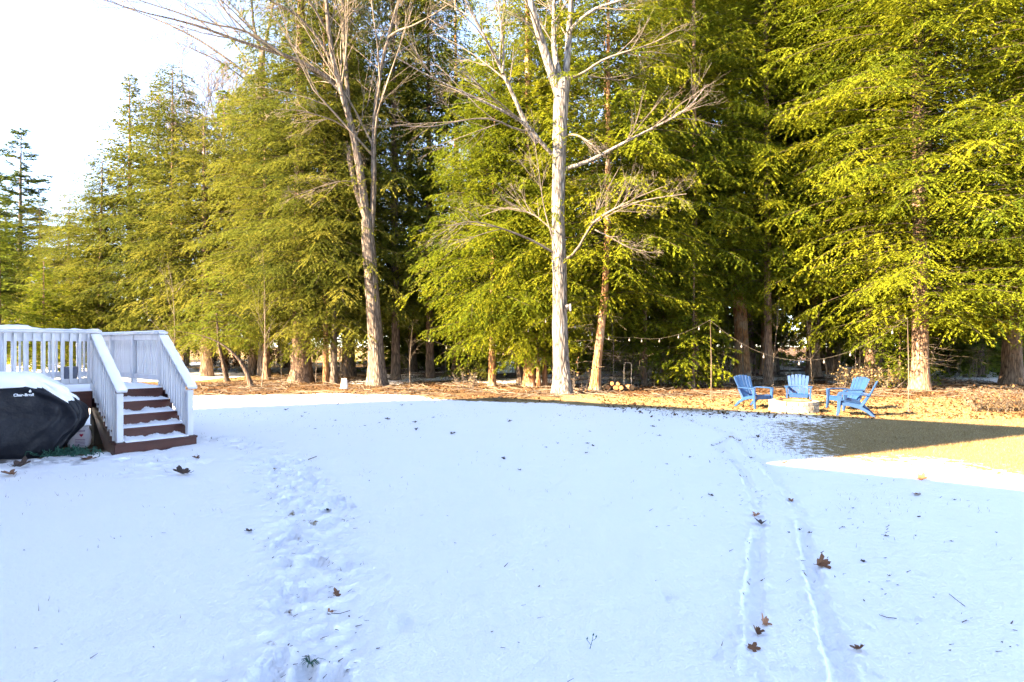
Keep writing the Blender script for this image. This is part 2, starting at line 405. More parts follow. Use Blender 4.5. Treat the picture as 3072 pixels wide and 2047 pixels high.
SNOW_POLY = [(-40, 19.0), (-14, 19.2), (-9.9, 20.0), (-5.8, 20.4), (-3.4, 20.0), (-1.6, 18.3), (-.36, 17.5), (1.1, 16.8), (2.4, 16.2), (3.95, 15.2), (5.3, 14.8), (6.7, 13.9),
             (7.0, 13.2), (5.7, 12.4), (5.2, 11.4), (4.8, 10.4), (4.55, 9.8), (4.5, 9.1), (5.3, 8.55), (6.3, 7.85), (8.5, 6.4), (14, -3), (14, -60), (-40, -60)]
FAR_SNOW = [(-70, 27.5), (-16.5, 28.0), (-13.8, 30), (-14.5, 35), (-18, 40.5), (-24, 42), (-70, 42)]
FAR_SNOW2 = [(-80, 44.5), (-24, 44), (-28, 58), (-80, 60)]
def cover(X, Y):
    wx = X+(fbm(X*.8+5, Y*.8)-.5)*1.2; wy = Y+(fbm(X*.7+40, Y*.7+9)-.5)*1.2
    s1 = poly_sdf(wx, wy, SNOW_POLY)
    # the melt line on the right is soft and patchy
    soft = np.where((X > 2.5) & (Y > 8.6), 2.2, np.where(X > 3.5, 1.1, .7))
    s = np.clip(.5+s1/soft*.5, 0, 1)
    f1 = np.clip(.5+poly_sdf(wx, wy, FAR_SNOW)/2.0, 0, 1); f2 = np.clip(.5+poly_sdf(wx, wy, FAR_SNOW2)/2.0, 0, 1)
    wood = np.clip((fbm(X*.35+3, Y*.30+8, 3)-.44)*6, 0, 1)*np.clip((Y-24.5)/2.5, 0, 1)*np.clip((X+9)/3, 0, 1)*.82
    wood = wood*np.clip((70-Y)/10, 0, 1)
    return np.maximum.reduce([s, f1, f2, wood])
def litter(X, Y):
    g = np.clip((Y-(19.6-.10*np.clip(X, 0, 9)+(fbm(X*.5, Y*.5)-.5)*3))/1.8, 0, 1)
    l_ = np.where(X < 1.5, np.clip((Y-17.5)/2, 0, 1)*np.clip(1.2-.25*np.abs(fbm(X*.3+9, Y*.6)-.55)*8, .15, 1), g)
    far_lawn = np.clip((Y-27.5)/1.5, 0, 1)*np.clip((-11.5-X)/3, 0, 1)
    return l_*(1-far_lawn)
SN = cover(GX, GY); LT = litter(GX, GY); MUD = np.zeros_like(GX)
def base_z(X, Y):
    wood = np.clip((Y-22)/10, 0, 1)
    return wood*(fbm(X*.25+2, Y*.25)-.5)*.35 + (fbm(X*.5, Y*.5+3, 2)-.5)*.03
def gz(x, y): return float(base_z(np.array([x*1.0]), np.array([y*1.0]))[0])
GZ = base_z(GX, GY) + SN*.035
near = (GY > 2) & (GY < 20) & (np.abs(GX) < 14)
GZ += np.where(near, (fbm(GX*3+1, GY*3, 4)-.5)*.016*SN, 0)
# bumpy litter
GZ += np.where((GY > 16) & (GY < 36), (fbm(GX*4, GY*4, 3)-.5)*.06*(1-SN), 0)

# two wheel tracks
TR1 = [gp(*p) for p in [(2256, 2300), (2256, 2047), (2258, 1900), (2262, 1760), (2268, 1640), (2278, 1570), (2262, 1500), (2232, 1430), (2200, 1390), (2160, 1352), (2152, 1335), (2190, 1312), (2140, 1290), (2060, 1262), (1960, 1242)]]
TR2 = [gp(*p) for p in [(2560, 2300), (2520, 2047), (2485, 1900), (2455, 1800), (2425, 1680), (2405, 1570), (2372, 1500), (2330, 1450), (2290, 1405), (2245, 1362), (2222, 1330), (2185, 1300), (2120, 1275), (2040, 1252)]]
sub = (GY > 2.2) & (GY < 16) & (GX > 0) & (GX < 7)
for tr, hw in ((TR1, .052), (TR2, .052)):
    d, sd = seg_dist(GX[sub], GY[sub], tr)
    gx, gy = GX[sub], GY[sub]
    jit = (fbm(gx*7, gy*7, 4)-.5)*.045
    dd = d+jit
    gone = np.clip((fbm(gx*1.1+3, gy*1.1+hw*50, 3)-.30)*6, .25, 1)          # the rut fades in places
    dep = np.clip((hw-dd)/.014, 0, 1)*np.where(sd > 0, 1.0, .8)
    rim = np.clip(1-np.abs(dd-hw-.018)/.02, 0, 1)*np.clip((fbm(gx*22, gy*22, 3)-.48)*5, 0, 1)
    crumb = (fbm(gx*26, gy*26, 3)-.5)*.034
    cov = np.clip(SN[sub]*2-.4, 0, 1)
    GZ[sub] += (-.026*dep*gone + .007*rim + crumb*np.clip((hw+.07-dd)/.05, 0, 1))*cov
    tread = .006*np.sign(np.sin((gx+gy*3.1)*60))*dep*(fbm(gx*3, gy*3)>.5)
    GZ[sub] += tread*cov
    SN[sub] -= .52*np.exp(-((dd-hw+.004)/.011)**2)*(sd > 0)*np.clip((fbm(gx*19+4, gy*13, 4)-.44)*5, 0, 1)   # snow thinned to dark turf to stand in for the left edge's shade
    SN[sub] -= dep*gone*np.clip((fbm(gx*14, gy*14, 3)-.56)*6, 0, 1)*.42       # grass showing at the bottom
# trodden path from the steps towards the camera, and the trampled strip before the grill
def stamp(x, y, ang, L, W, dep, rim=.35):
    i0, i1 = np.searchsorted(ys, [y-L*1.3, y+L*1.3]); j0, j1 = np.searchsorted(xs, [x-L*1.3, x+L*1.3])
    if i1-i0 < 2 or j1-j0 < 2: return
    X = GX[i0:i1, j0:j1]-x; Y = GY[i0:i1, j0:j1]-y
    u = (X*math.cos(ang)+Y*math.sin(ang))/(L/2); v = (-X*math.sin(ang)+Y*math.cos(ang))/(W/2*(1+.18*u))
    r = np.sqrt(u*u+v*v)+(fbm(GX[i0:i1, j0:j1]*11, GY[i0:i1, j0:j1]*11, 2)-.5)*.5
    GZ[i0:i1, j0:j1] += -dep*np.clip((1.0-r)/.16, 0, 1) + dep*rim*np.exp(-((r-1.12)/.13)**2)
PATH = [gp(*p) for p in [(430, 1345), (560, 1318), (700, 1330), (800, 1365), (862, 1430), (905, 1520), (935, 1640), (948, 1760), (930, 1900), (885, 2047), (800, 2300)]]
PATH2 = [gp(*p) for p in [(1010, 1500), (1030, 1640), (1045, 1780), (1030, 1900)]]
sub = (GY > 2.2) & (GY < 12) & (GX < 0) & (GX > -9)
d, sd = seg_dist(GX[sub], GY[sub], PATH)
tramp = np.clip((.48+(fbm(GX[sub]*1.7, GY[sub]*1.7)-.5)*.5-d)/.25, 0, 1)
GZ[sub] += tramp*((fbm(GX[sub]*10, GY[sub]*16, 5)-.5)*.085+(fbm(GX[sub]*24+9, GY[sub]*30, 3)-.5)*.03-.012)
tr_mask = np.zeros_like(GX); tr_mask[sub] = tramp
pl = np.concatenate([[0], np.cumsum([np.linalg.norm(b-a) for a, b in zip(PATH[:-1], PATH[1:])])])
for k in range(90):
    s = random.uniform(0, pl[-1]-.4); i = max(0, np.searchsorted(pl, s)-1)
    t = (PATH[i+1]-PATH[i])/np.linalg.norm(PATH[i+1]-PATH[i]); c = PATH[i]+t*(s-pl[i]); nn = np.array([-t[1], t[0]])
    c = c+nn*random.gauss(0, .2)
    stamp(c[0], c[1], math.atan2(t[1], t[0])+random.gauss(0, .35), random.uniform(.24, .31), random.uniform(.095, .12), random.uniform(.02, .045))
for k in range(70):
    p = gp(random.uniform(-60, 520), random.uniform(1352, 1440))
    stamp(p[0], p[1], random.uniform(0, PI), random.uniform(.2, .32), random.uniform(.09, .16), random.uniform(.012, .032), .5)
sub = (GY > 7) & (GY < 11) & (GX < -2.5) & (GX > -10)
gc = gp(200, 1392)
zone = np.clip((1.0-np.hypot((GX[sub]-gc[0])/2.6, (GY[sub]-gc[1])/.55))/.35, 0, 1)
GZ[sub] += zone*(fbm(GX[sub]*8, GY[sub]*15, 4)-.5)*.10
mp_ = gp(150, 1395); MUD[sub] = np.clip((1.0-np.hypot((GX[sub]-mp_[0])/1.1, (GY[sub]-mp_[1])/.28)+(fbm(GX[sub]*4, GY[sub]*4)-.5))/.5, 0, 1)*.9
# bare earth under the deck
DECK_C = np.array([-5.06, 9.908]); DECK_T = .881
DA = np.array([math.cos(DECK_T), math.sin(DECK_T)]); DB = np.array([-math.sin(DECK_T), math.cos(DECK_T)])
la = (GX-DECK_C[0])*DA[0]+(GY-DECK_C[1])*DA[1]; lb = (GX-DECK_C[0])*DB[0]+(GY-DECK_C[1])*DB[1]
under = (la < .02) & (la > -6) & (lb > .12) & (lb < 4.4)
u_ = np.clip(np.minimum.reduce([(.0-la)/.3, (lb-.15)/.4, (4.4-lb)/.5]), 0, 1)*under
SN = SN*(1-u_*.9); LT = np.maximum(LT, u_*.9); 
# small hollows and crumbs scattered on the snow
for k in range(130):
    p = gp(random.uniform(300, 3000), random.uniform(1250, 2040))
    stamp(p[0], p[1], random.uniform(0, PI), random.uniform(.05, .13), random.uniform(.03, .07), random.uniform(.004, .012), .6)
# grass tips thin the snow in the trodden path
SN = np.clip(SN-tr_mask*np.clip((fbm(GX*5, GY*11, 4)-.50)*5, 0, 1)*.40, 0, 1)

ny, nx = GX.shape
V = np.stack([GX, GY, GZ], -1).reshape(-1, 3)
ii = np.arange(ny*nx).reshape(ny, nx)
Q = np.stack([ii[:-1, :-1], ii[:-1, 1:], ii[1:, 1:], ii[1:, :-1]], -1).reshape(-1, 4)
ground = mk('ground', V, Q, M['ground'], smooth=True, kind='structure', attrs={'cover': np.stack([SN, LT, MUD], -1).reshape(-1, 3)})
ground['label'] = 'backyard ground of shaded snow, straw lawn and leaf litter'
def gtop(x, y):
    i = min(max(np.searchsorted(ys, y), 0), ny-1); j = min(max(np.searchsorted(xs, x), 0), nx-1)
    return float(GZ[i, j])

# ------------------------------------------------------------------ house to the left of the frame: its shadow covers the lawn
HB = np.array([-.83, .557]); HA = np.array([.557, .83])
def house_block(root, o, t0, t1, dep, eave, ridge, dv=None):
    """block whose yard wall runs from o+t0*HB to o+t1*HB, going back dep metres"""
    dv = HA if dv is None else dv
    q = [o+HB*t0, o+HB*t1, o+HB*t1-dv*dep, o+HB*t0-dv*dep]
    n_ = .45
    m0 = (q[0]+q[3])/2; m1 = (q[1]+q[2])/2
    v = [(*p, -.1) for p in q]+[(*p, eave) for p in q]+[(*m0, ridge), (*m1, ridge)]
    MB().add(v, [(0, 1, 5, 4), (2, 3, 7, 6), (0, 4, 8, 7, 3), (1, 2, 6, 9, 5)]).build('wall', M['siding'], root)
    ext = lambda p, a, b: p+HB*a+dv*b
    r0 = ext(q[0], -.3, .35); r1 = ext(q[1], .3, .35); r2 = ext(q[2], .3, -.35); r3 = ext(q[3], -.3, -.35)
    k0 = ext(m0, -.3, 0); k1 = ext(m1, .3, 0)
    e = eave-.02
    v = []
    for dz in (0, .16):
        v += [(*r0, e+dz), (*r1, e+dz), (*r2, e+dz), (*r3, e+dz), (*k0, ridge+.05+dz), (*k1, ridge+.05+dz)]
    f = [(0, 4, 5, 1), (3, 2, 5, 4), (6, 7, 11, 10), (9, 10, 11, 8), (0, 1, 7, 6), (2, 3, 9, 8), (0, 6, 10, 4), (4, 10, 9, 3), (1, 5, 11, 7), (5, 2, 8, 11)]
    MB().add(v, f).build('roof', M['roof'], root)
    for zz in ((1.1, 2.5), (4.0, 5.3)):
        if zz[1] > eave-.5: continue
        for k in range(int((t1-t0)/2.6)):
            c = o+HB*(t0+1.5+k*2.6)
            wv = lambda a, b, z: (*(c+HB*a+HA*b), z)
            def slab(a0, a1, b0, b1, z0, z1):
                return [wv(a, b, z) for z in (z0, z1) for a, b in ((a0, b0), (a1, b0), (a1, b1), (a0, b1))]
            bf = [(0, 3, 2, 1), (4, 5, 6, 7), (0, 1, 5, 4), (1, 2, 6, 5), (2, 3, 7, 6), (3, 0, 4, 7)]
            fr = MB().add(slab(-.5, .5, .003, .05, zz[0], zz[1]), bf).build('window', M['white'], root)
            MB().add(slab(-.42, .42, .051, .06, zz[0]+.08, zz[1]-.08), bf).build('pane', M['glass'], fr)
house = thing('house', 'pale sided house just left of the deck whose shadow covers the lawn', 'house')
HP = np.array([-7.17, 3.26])
house_block(house, HP, 0.0, 12.6, 8.0, 10.15, 11.3, SUN_D)  # unseen block, footprint skewed along the sun so its shadow leaves the wedge lit
house_block(house, HP-HA*2.0, -10.0, 4.0, 7.0, 7.08, 8.1)

# ------------------------------------------------------------------ deck with stairs
def lump_strip(pts, width, hfun, n=60, m=7, side=None, edge=.012, seed=0):
    """soft lump of snow along a polyline: flat bottom, rounded uneven top"""
    P = [Vector(p) for p in pts]; L = [0]
    for a, b in zip(P[:-1], P[1:]): L.append(L[-1]+(b-a).length)
    v = []; f = []
    for i in range(n+1):
        s = L[-1]*i/n; k = max(0, min(len(P)-2, int(np.searchsorted(L, s))-1))
        t = (P[k+1]-P[k]).normalized(); c = P[k]+t*(s-L[k])
        sd = Vector(side).normalized() if side else t.cross(Vector((0, 0, 1))).normalized()
        up = sd.cross(t).normalized(); up = up if up.z > 0 else -up
        h = hfun(s)*(1 if 0 < i < n else .05)
        for j in range(m+1):
            q = -1+2*j/m
            wv = width/2*(1+(float(fbm(np.array([s*9+seed]), np.array([q*2+seed*3.1]))[0])-.5)*.25)
            hh = h*(max(0, 1-abs(q)**2.6))**.5*(.75+.5*float(fbm(np.array([s*14+seed]), np.array([q*3+7]))[0]))
            v.append(c+sd*q*wv+up*(hh+.003))
        if i:
            o = (i-1)*(m+1)
            f += [(o+j, o+j+1, o+m+2+j, o+m+1+j) for j in range(m)]
    return MB().add(v, f)

RS, TG, SW = .18, .275, 1.094
DZ = 5*RS                                           # deck floor height
CAPB = 1.81                                         # underside of the rail cap
deck = thing('deck', 'raised deck with white painted railings and red brown steps, dusted with snow', 'deck', (*DECK_C, 0), DECK_T)
D = lambda mb, name, mat, **k: mb.build(name, mat, deck, **k)
# floor boards run along the front edge
y0 = 4*TG-.028
for i in range(23):
    D(MB().box(-5.4, .03, y0+i*.146, y0+i*.146+.14, DZ-.032, DZ), 'floor_board', M['stain'], bevel=.003)
D(MB().box(-5.4, -.0, 4*TG, 4*TG+.04, DZ-.27, DZ-.034), 'rim_joist', M['stain'])
D(MB().box(-.04, 0, 4*TG+.042, 4.4, DZ-.27, DZ-.034), 'rim_joist', M['stain'])
D(MB().box(-5.4, -.042, 4.36, 4.4, DZ-.27, DZ-.034), 'rim_joist', M['stain'])
for x, y in ((-.98, 1.24), (-3.2, 1.24), (-5.2, 1.24), (-.12, 4.24), (-2.6, 4.24), (-5.2, 4.24)):
    D(MB().box(x-.06, x+.06, y-.06, y+.06, -.06, DZ-.275), 'support_post', M['oldwood'])
# stairs
for k in range(1, 5):
    ex = .035 if k == 1 else 0
    for q in (0, 1):
        a = (k-1)*TG-.03+q*.152
        D(MB().box(-SW-ex, ex, a, a+.147 if q == 0 else k*TG+.0, k*RS-.032, k*RS), 'tread', M['stain'], bevel=.004)
for k in range(1, 5):
    D(MB().box(-SW-(.03 if k == 1 else -.02), (.03 if k == 1 else -.02), (k-1)*TG, (k-1)*TG+.022, (k-1)*RS+(.002 if k > 1 else -.05), k*RS-.034), 'riser', M['stain'])
for x in (-SW+.0, -.045):
    prof = [(.024, -.05)]
    for k in range(1, 5): prof += [((k-1)*TG+.024, k*RS-.036), (k*TG+.0, k*RS-.036)]
    prof += [(4*TG-.004, DZ-.04), (4*TG-.004, DZ-.3), (.45, -.05)]
    n_ = len(prof); v = [(x, a, b) for a, b in prof]+[(x+.045, a, b) for a, b in prof]
    D(MB().add(v, [tuple(range(n_))[::-1], tuple(range(n_, 2*n_))]+[(i, (i+1) % n_, n_+(i+1) % n_, n_+i) for i in range(n_)]), 'stringer', M['stain'])
D(MB().box(-SW-.032, -SW-.002, .024, .32, -.05, RS-.034), 'stringer', M['stain'])
# posts
P4 = .088
def post(x, y, z0, z1): D(MB().box(x-P4/2, x+P4/2, y-P4/2, y+P4/2, z0, z1), 'post', M['paint'], bevel=.004)
NEW = .905
for x in (-SW+.05, -.045): post(x, .085, RS+.002, NEW)
post(-SW+.05, 1.155, DZ-.2, CAPB); post(-.045, 1.155, DZ+.001, CAPB)
for y in (2.38, 3.5): post(-.045, y, DZ+.001, CAPB)
for x in (-2.95, -4.8): post(x, 1.155, DZ-.2, CAPB)
for x in (-.045, -1.6, -3.2, -4.8): post(x, 4.33, DZ+.001, CAPB)
# caps and rails
caps = [((-5.4, 1.13), (-SW+.13, 1.13), 'x'), ((-.045, 1.08), (-.045, 4.40), 'y'), ((-5.4, 4.33), (-.12, 4.33), 'x')]
for (xa, ya), (xb, yb), ax in caps:
    if ax == 'x':
        D(MB().box(xa, xb, ya-.075, ya+.075, CAPB+.001, CAPB+.037), 'rail_cap', M['paint'], bevel=.006)
        D(MB().box(xa, xb-.02, ya-.012, ya+.018, CAPB-.115, CAPB-.002), 'top_rail', M['paint'])
        D(MB().box(xa, xb-.02, ya-.012, ya+.018, 1.01, 1.10), 'bottom_rail', M['paint'])
    else:
        D(MB().box(xa-.075, xa+.075, ya, yb, CAPB+.001, CAPB+.037), 'rail_cap', M['paint'], bevel=.006)
        D(MB().box(xa-.025, xa+.005, ya+.12, yb-.1, CAPB-.1, CAPB-.002), 'top_rail', M['paint'])
        D(MB().box(xa-.025, xa+.005, ya+.12, yb-.1, 1.01, 1.10), 'bottom_rail', M['paint'])
bal = MB().box(-.018, .018, -.018, .018, 0, .765).mesh('baluster', M['paint'], bevel=.003)
x = -SW-.045
while x > -5.35:
    put('baluster', bal, deck, (x, 1.098, 1.03), (0, 0, 0)); x -= .115
x = -.15
while x > -5.3:
    put('baluster', bal, deck, (x, 4.37, 1.03)); x -= .115
y = 1.27
while y < 4.25:
    put('baluster', bal, deck, (-.012, y, 1.03)); y += .104
# stair rails
sl = (1.765-.945)/(1.075+.02)
rz = lambda y: .945+(y+.02)*sl
for x, sgn in ((-SW+.05, -1), (-.045, 1)):
    D(MB().beam([(x, -.035, rz(-.035)+.0), (x, 1.095, rz(1.095))], .14, .036, (1, 0, 0)), 'hand_rail', M['paint'], bevel=.005)
    D(MB().beam([(x, .13, rz(.13)-.075), (x, 1.11, rz(1.11)-.075)], .032, .085, (1, 0, 0)), 'top_rail', M['paint'])
    lo = lambda y: .30+(y-.1)*(RS/TG)*1.06
    D(MB().beam([(x, .13, lo(.13)), (x, 1.11, lo(1.11))], .032, .085, (1, 0, 0)), 'bottom_rail', M['paint'])
    y = .2
    while y < 1.1:
        xb = x+sgn*.035 if sgn < 0 else x-.034
        D(MB().box(xb-.017, xb+.017, y-.017, y+.017, lo(y)-(.17 if sgn < 0 else .02), rz(y)-.045), 'baluster', M['paint'])
        y += .094
# snow left on it
hcap = lambda s: .012+.055*max(0, float(fbm(np.array([s*1.9+4.0]), np.array([.3]))[0])-.42)*4
D(lump_strip([(-5.4, 1.13, CAPB+.037), (-SW+.12, 1.13, CAPB+.037)], .15, hcap, 120, seed=1), 'snow_cap', M['snow'], smooth=True)
D(lump_strip([(-.045, 1.09, CAPB+.037), (-.045, 4.38, CAPB+.037)], .15, lambda s: .022, 60, seed=2), 'snow_cap', M['snow'], smooth=True)
D(lump_strip([(-5.4, 4.33, CAPB+.037), (-.13, 4.33, CAPB+.037)], .15, lambda s: .02, 60, seed=3), 'snow_cap', M['snow'], smooth=True)
for x, sd_ in ((-SW+.05, 5), (-.045, 9)):
    D(lump_strip([(x, -.03, rz(-.03)+.016), (x, 1.09, rz(1.09)+.016)], .146, lambda s: .012+.022*float(fbm(np.array([s*5+sd_]), np.array([.7]))[0]), 50, side=(1, 0, 0), seed=sd_), 'snow_cap', M['snow'], smooth=True)
def tread_snow(x0, x1, ya, yb, z, seed, hmax):
    """thin at the nosing, heaped unevenly against the riser"""
    n, m = 90, 8; v = []; f = []
    for i in range(n+1):
        x = x0+(x1-x0)*i/n
        hb = hmax*(.12+1.1*max(0, float(fbm(np.array([x*7+seed]), np.array([seed*1.7]), 5)[0])-.30)*1.6)
        hb = hb if 0 < i < n else .002
        for j in range(m+1):
            q = j/m; v.append((x, ya+(yb-ya)*q+(random.uniform(-.004, .004) if 0 < j < m else 0), z+.003+(.014*min(1, q*8)+hb*q**1.6)*(1 if j < m else 1)*(1+random.uniform(-.12, .12))*(0.05 if j == 0 else 1)))
        if i:
            o = (i-1)*(m+1); f += [(o+j, o+m+1+j, o+m+2+j, o+j+1) for j in range(m)]
    return MB().add(v, f)
for k in range(1, 5):
    D(tread_snow(-SW+(.10 if k == 1 else .06), -.10 if k == 1 else -.06, (k-1)*TG-.026, k*TG-.002, k*RS, k*3.3, .085 if k == 1 else .065), 'snow_layer', M['snow'], smooth=True)
# snow on the floor
n, m = 90, 60; v = []; f = []
for i in range(n+1):
    for j in range(m+1):
        x = -5.38+5.38*i/n; y = 1.075+3.3*j/m
        e = min(1, min(i, n-i)/1.5, min(j, m-j)/1.5)
        v.append((x, y, DZ+.002+e*(.015+.075*float(fbm(np.array([x*2.2]), np.array([y*2.6+3]))[0])*max(.1, min(1, .25+float(fbm(np.array([x*6.0]), np.array([y*6.0]))[0]))))))
for i in range(n):
    for j in range(m):
        o = i*(m+1)+j; f.append((o, o+m+1, o+m+2, o+1))
D(MB().add(v, f), 'snow_layer', M['snow'], smooth=True)

def dk(a, b, z=0): return (*(DECK_C+DA*a+DB*b), z)
# planters on the deck
def planter(a, b, s, label, dry=False):
    t = thing('planter', label, 'planter', dk(a, b, DZ+.03), 0, 'planters on the deck')
    MB().lathe([(.085*s, 0), (.11*s, .17*s), (.125*s, .2*s), (.125*s, .22*s), (.11*s, .22*s), (.105*s, .19*s)], 20).build('pot', M['pot'], t, smooth=True)
    MB().lathe([(.001, .225*s), (.07*s, .215*s), (.108*s, .19*s)], 16, cap=False).build('snow_cap', M['snow'], t, smooth=True)
    if dry:
        mb = MB()
        for k in range(14):
            a_ = random.uniform(0, 2*PI); h = random.uniform(.15, .35)
            mb.tube([(0, 0, .2*s), (.04*math.cos(a_), .04*math.sin(a_), .2*s+h*.6), (.12*math.cos(a_), .12*math.sin(a_), .2*s+h)], [.003, .002, .001], 3)
        mb.build('dry_stems', M['twig'], t)
planter(-.62, 3.95, 1.25, 'grey planter with a snow cap beside the stair post behind the front railing')
planter(-2.55, 4.05, 1.2, 'grey planter of dry stems at the far left end of the deck', True)

# ------------------------------------------------------------------ covered grill
GR = gp(262, 1330); GLEN = 1.75
grill = thing('covered_grill', 'gas grill under a navy black fabric cover heaped with snow beside the steps', 'grill', (*gp(258, 1362), 0), math.radians(33))
# local: x along its length (right end at 0), y depth (front is -y)
LEV = [(0.02, -1.62, -.40, .27), (.10, -1.64, -.33, .30), (.25, -1.68, -.20, .315), (.42, -1.70, -.075, .325), (.55, -1.71, -.02, .33), (.66, -1.70, -.03, .33), (.78, -1.68, -.075, .32), (.88, -1.64, -.16, .31),
       (.955, -1.58, -.27, .30), (1.03, -1.52, -.40, .285), (1.10, -1.45, -.50, .265), (1.155, -1.38, -.57, .235), (1.19, -1.30, -.66, .18), (1.205, -1.22, -.75, .10)]
NU = 120
def cover_pt(u, lv, off=0.0):
    """u 0..1 round the footprint, lv a float level"""
    i = min(int(lv), len(LEV)-2); q = lv-i
    z, xa, xb, hy = [LEV[i][k]*(1-q)+LEV[i+1][k]*q for k in range(4)]
    a = 2*PI*u; c, s = math.cos(a), math.sin(a)
    e = .38
    px = math.copysign(abs(c)**e, c); py = math.copysign(abs(s)**e, s)
    hx = (xb-xa)/2; x = (xa+xb)/2+px*hx; y = py*hy
    wr = (2.2*max(0, math.sin(u*37+z*3.5+1.2*math.sin(z*7)))**4-1.2*max(0, math.sin(u*53-z*6))**6+math.sin(u*43+z*5)*.5+math.sin(u*97+z*9+1)*.25+(float(fbm(np.array([u*22]), np.array([z*2.3]))[0])-.5)*3.0)*.026*(1-min(1, max(0, (z-.95)/.2)))
    sag = -.02*math.exp(-((z-.62)/.1)**2)
    return Vector((x+px*(wr+off), y+py*(wr+sag+off), z+off*(1 if lv > 8 else .3)))
v = []; f = []
NL = 52
for j in range(NL+1):
    lv = (len(LEV)-1)*j/NL
    v += [cover_pt(i/NU, lv) for i in range(NU)]
for j in range(NL):
    f += [(j*NU+i, j*NU+(i+1) % NU, (j+1)*NU+(i+1) % NU, (j+1)*NU+i) for i in range(NU)]
f.append(tuple(range(NL*NU, (NL+1)*NU)))
MB().add(v, f).build('cover', M['fabric'], grill, smooth=True)
# snow over the top; on the front it hangs down to just above the lettering, on the right it slides off the shelf side
v = []; f = []; NS = 22
for i in range(NU):
    u = i/NU; a = 2*PI*u
    low = 9.1+(float(fbm(np.array([u*30]), np.array([1.0]))[0])-.5)*1.4
    if math.cos(a) > .6: low = 6.6+(float(fbm(np.array([u*26]), np.array([5.0]))[0])-.5)*2.0
    for j in range(NS+1):
        q = j/NS; lv = low+(len(LEV)-1.001-low)*q
        th = .038*min(1, q*3.2)**.6*(.7+.6*float(fbm(np.array([u*17]), np.array([q*3+2]))[0]))+.002
        v.append(cover_pt(u, lv, th))
for i in range(NU):
    for j in range(NS):
        a = i*(NS+1)+j; b = ((i+1) % NU)*(NS+1)+j
        f.append((a, b, b+1, a+1))
f.append(tuple(i*(NS+1)+NS for i in range(NU)))
MB().add(v, f).build('snow_heap', M['snow'], grill, smooth=True)
# lettering with its small flame
def text_mesh(s, size, mat, name):
    cu = bpy.data.curves.new(name, 'FONT'); cu.body = s; cu.size = size; cu.extrude = .002; cu.offset = size*.03; cu.align_x = 'CENTER'
    ob = bpy.data.objects.new('text_tmp', cu); COL.objects.link(ob)
    dg = bpy.context.evaluated_depsgraph_get(); dg.update()
    me = bpy.data.meshes.new_from_object(ob.evaluated_get(dg)); me.name = name
    bpy.data.objects.remove(ob); me.materials.clear(); me.materials.append(mat)
    return me
LX, LZ = -.70, .915
fy = min(p.y for p in (cover_pt(u/600, 7.6+.2*k) for u in range(600) for k in range(9)) if abs(p.x-LX) < .2)
put('lettering', text_mesh('Char-Broil', .052, M['white'], 'lettering'), grill, (LX, fy-.010, LZ), (math.radians(84), 0, 0))
fl = [(0, 0), (.012, .004), (.017, .016), (.012, .028), (.006, .034), (.005, .046), (-.003, .036), (-.008, .026), (-.015, .018), (-.012, .005)]
mb = MB(); mb.add([(x, 0, z) for x, z in fl]+[(x, .003, z) for x, z in fl], [tuple(range(10)), tuple(range(10, 20))[::-1]]+[(i, (i+1) % 10, 10+(i+1) % 10, 10+i) for i in range(10)])
mb.build('flame_emblem', M['white'], grill, loc=(LX+.07, fy-.012, LZ+.047))

# bag and green cord beside the grill
bp_ = gp(236, 1348)
bag = thing('bag', 'pale printed bag with a red mark leaning beside the grill', 'bag', (*bp_, gtop(*bp_)-.01), math.radians(20))
v = []; f = []; nb_ = 18
for j, (z, hx, hy) in enumerate([(0, .13, .08), (.05, .15, .095), (.15, .15, .09), (.24, .13, .065), (.30, .10, .025), (.33, .085, .008)]):
    for i in range(nb_):
        a = 2*PI*i/nb_; c, s = math.cos(a), math.sin(a)
        v.append((math.copysign(abs(c)**.6, c)*hx+.02*j*.5+random.uniform(-.004, .004), math.copysign(abs(s)**.6, s)*hy+random.uniform(-.005, .005), z))
    if j: f += [((j-1)*nb_+i, (j-1)*nb_+(i+1) % nb_, j*nb_+(i+1) % nb_, j*nb_+i) for i in range(nb_)]
f += [tuple(range(nb_))[::-1], tuple(range(5*nb_, 6*nb_))]
MB().add(v, f).build('bag_body', M['bag'], bag, smooth=True)
hp = [(0, -.025), (.02, -.002), (.026, .014), (.016, .024), (0, .014), (-.016, .024), (-.026, .014), (-.02, -.002)]
MB().add([(x+.06, -.098, z+.2) for x, z in hp]+[(x+.06, -.085, z+.2) for x, z in hp], [tuple(range(8)), tuple(range(8, 16))[::-1]]+[(i, (i+1) % 8, 8+(i+1) % 8, 8+i) for i in range(8)]).build('red_mark', M['red'], bag)
mb = MB()
for k in range(5): mb.box(-.02-.03*(k == 0), .11, -.104, -.092, .045+k*.022, .052+k*.022)
for z_ in (.255, .27): mb.box(-.01, .10, -.085, -.06, z_, z_+.006)
mb.build('print_lines', M['plum'], bag)
cp = gp(205, 1377)
mb = MB()
for k in range(95):
    x, y = random.gauss(0, .20), random.gauss(0, .10); a = random.uniform(0, 2*PI); pts = []
    for i in range(5):
        pts.append((x, y, max(.004, .03+random.gauss(0, .035)))); x += math.cos(a)*.05; y += math.sin(a)*.035; a += random.gauss(0, .9)
    mb.tube(pts, .006, 4)
for k in range(26):
    x = random.gauss(-.05, .22); y = random.gauss(0, .09); mb.tube([(x, y, .01), (x+random.gauss(0, .03), y+random.gauss(0, .02), .05), (x+random.gauss(0, .06), y, random.uniform(.06, .14))], .0055, 4)
cord = mb.build('light_cord_tangle', M['green'], None, loc=(*cp, gtop(*cp)))
tag(cord, 'tangled green string of lights lying on the snow before the grill', 'string lights', kind='stuff')

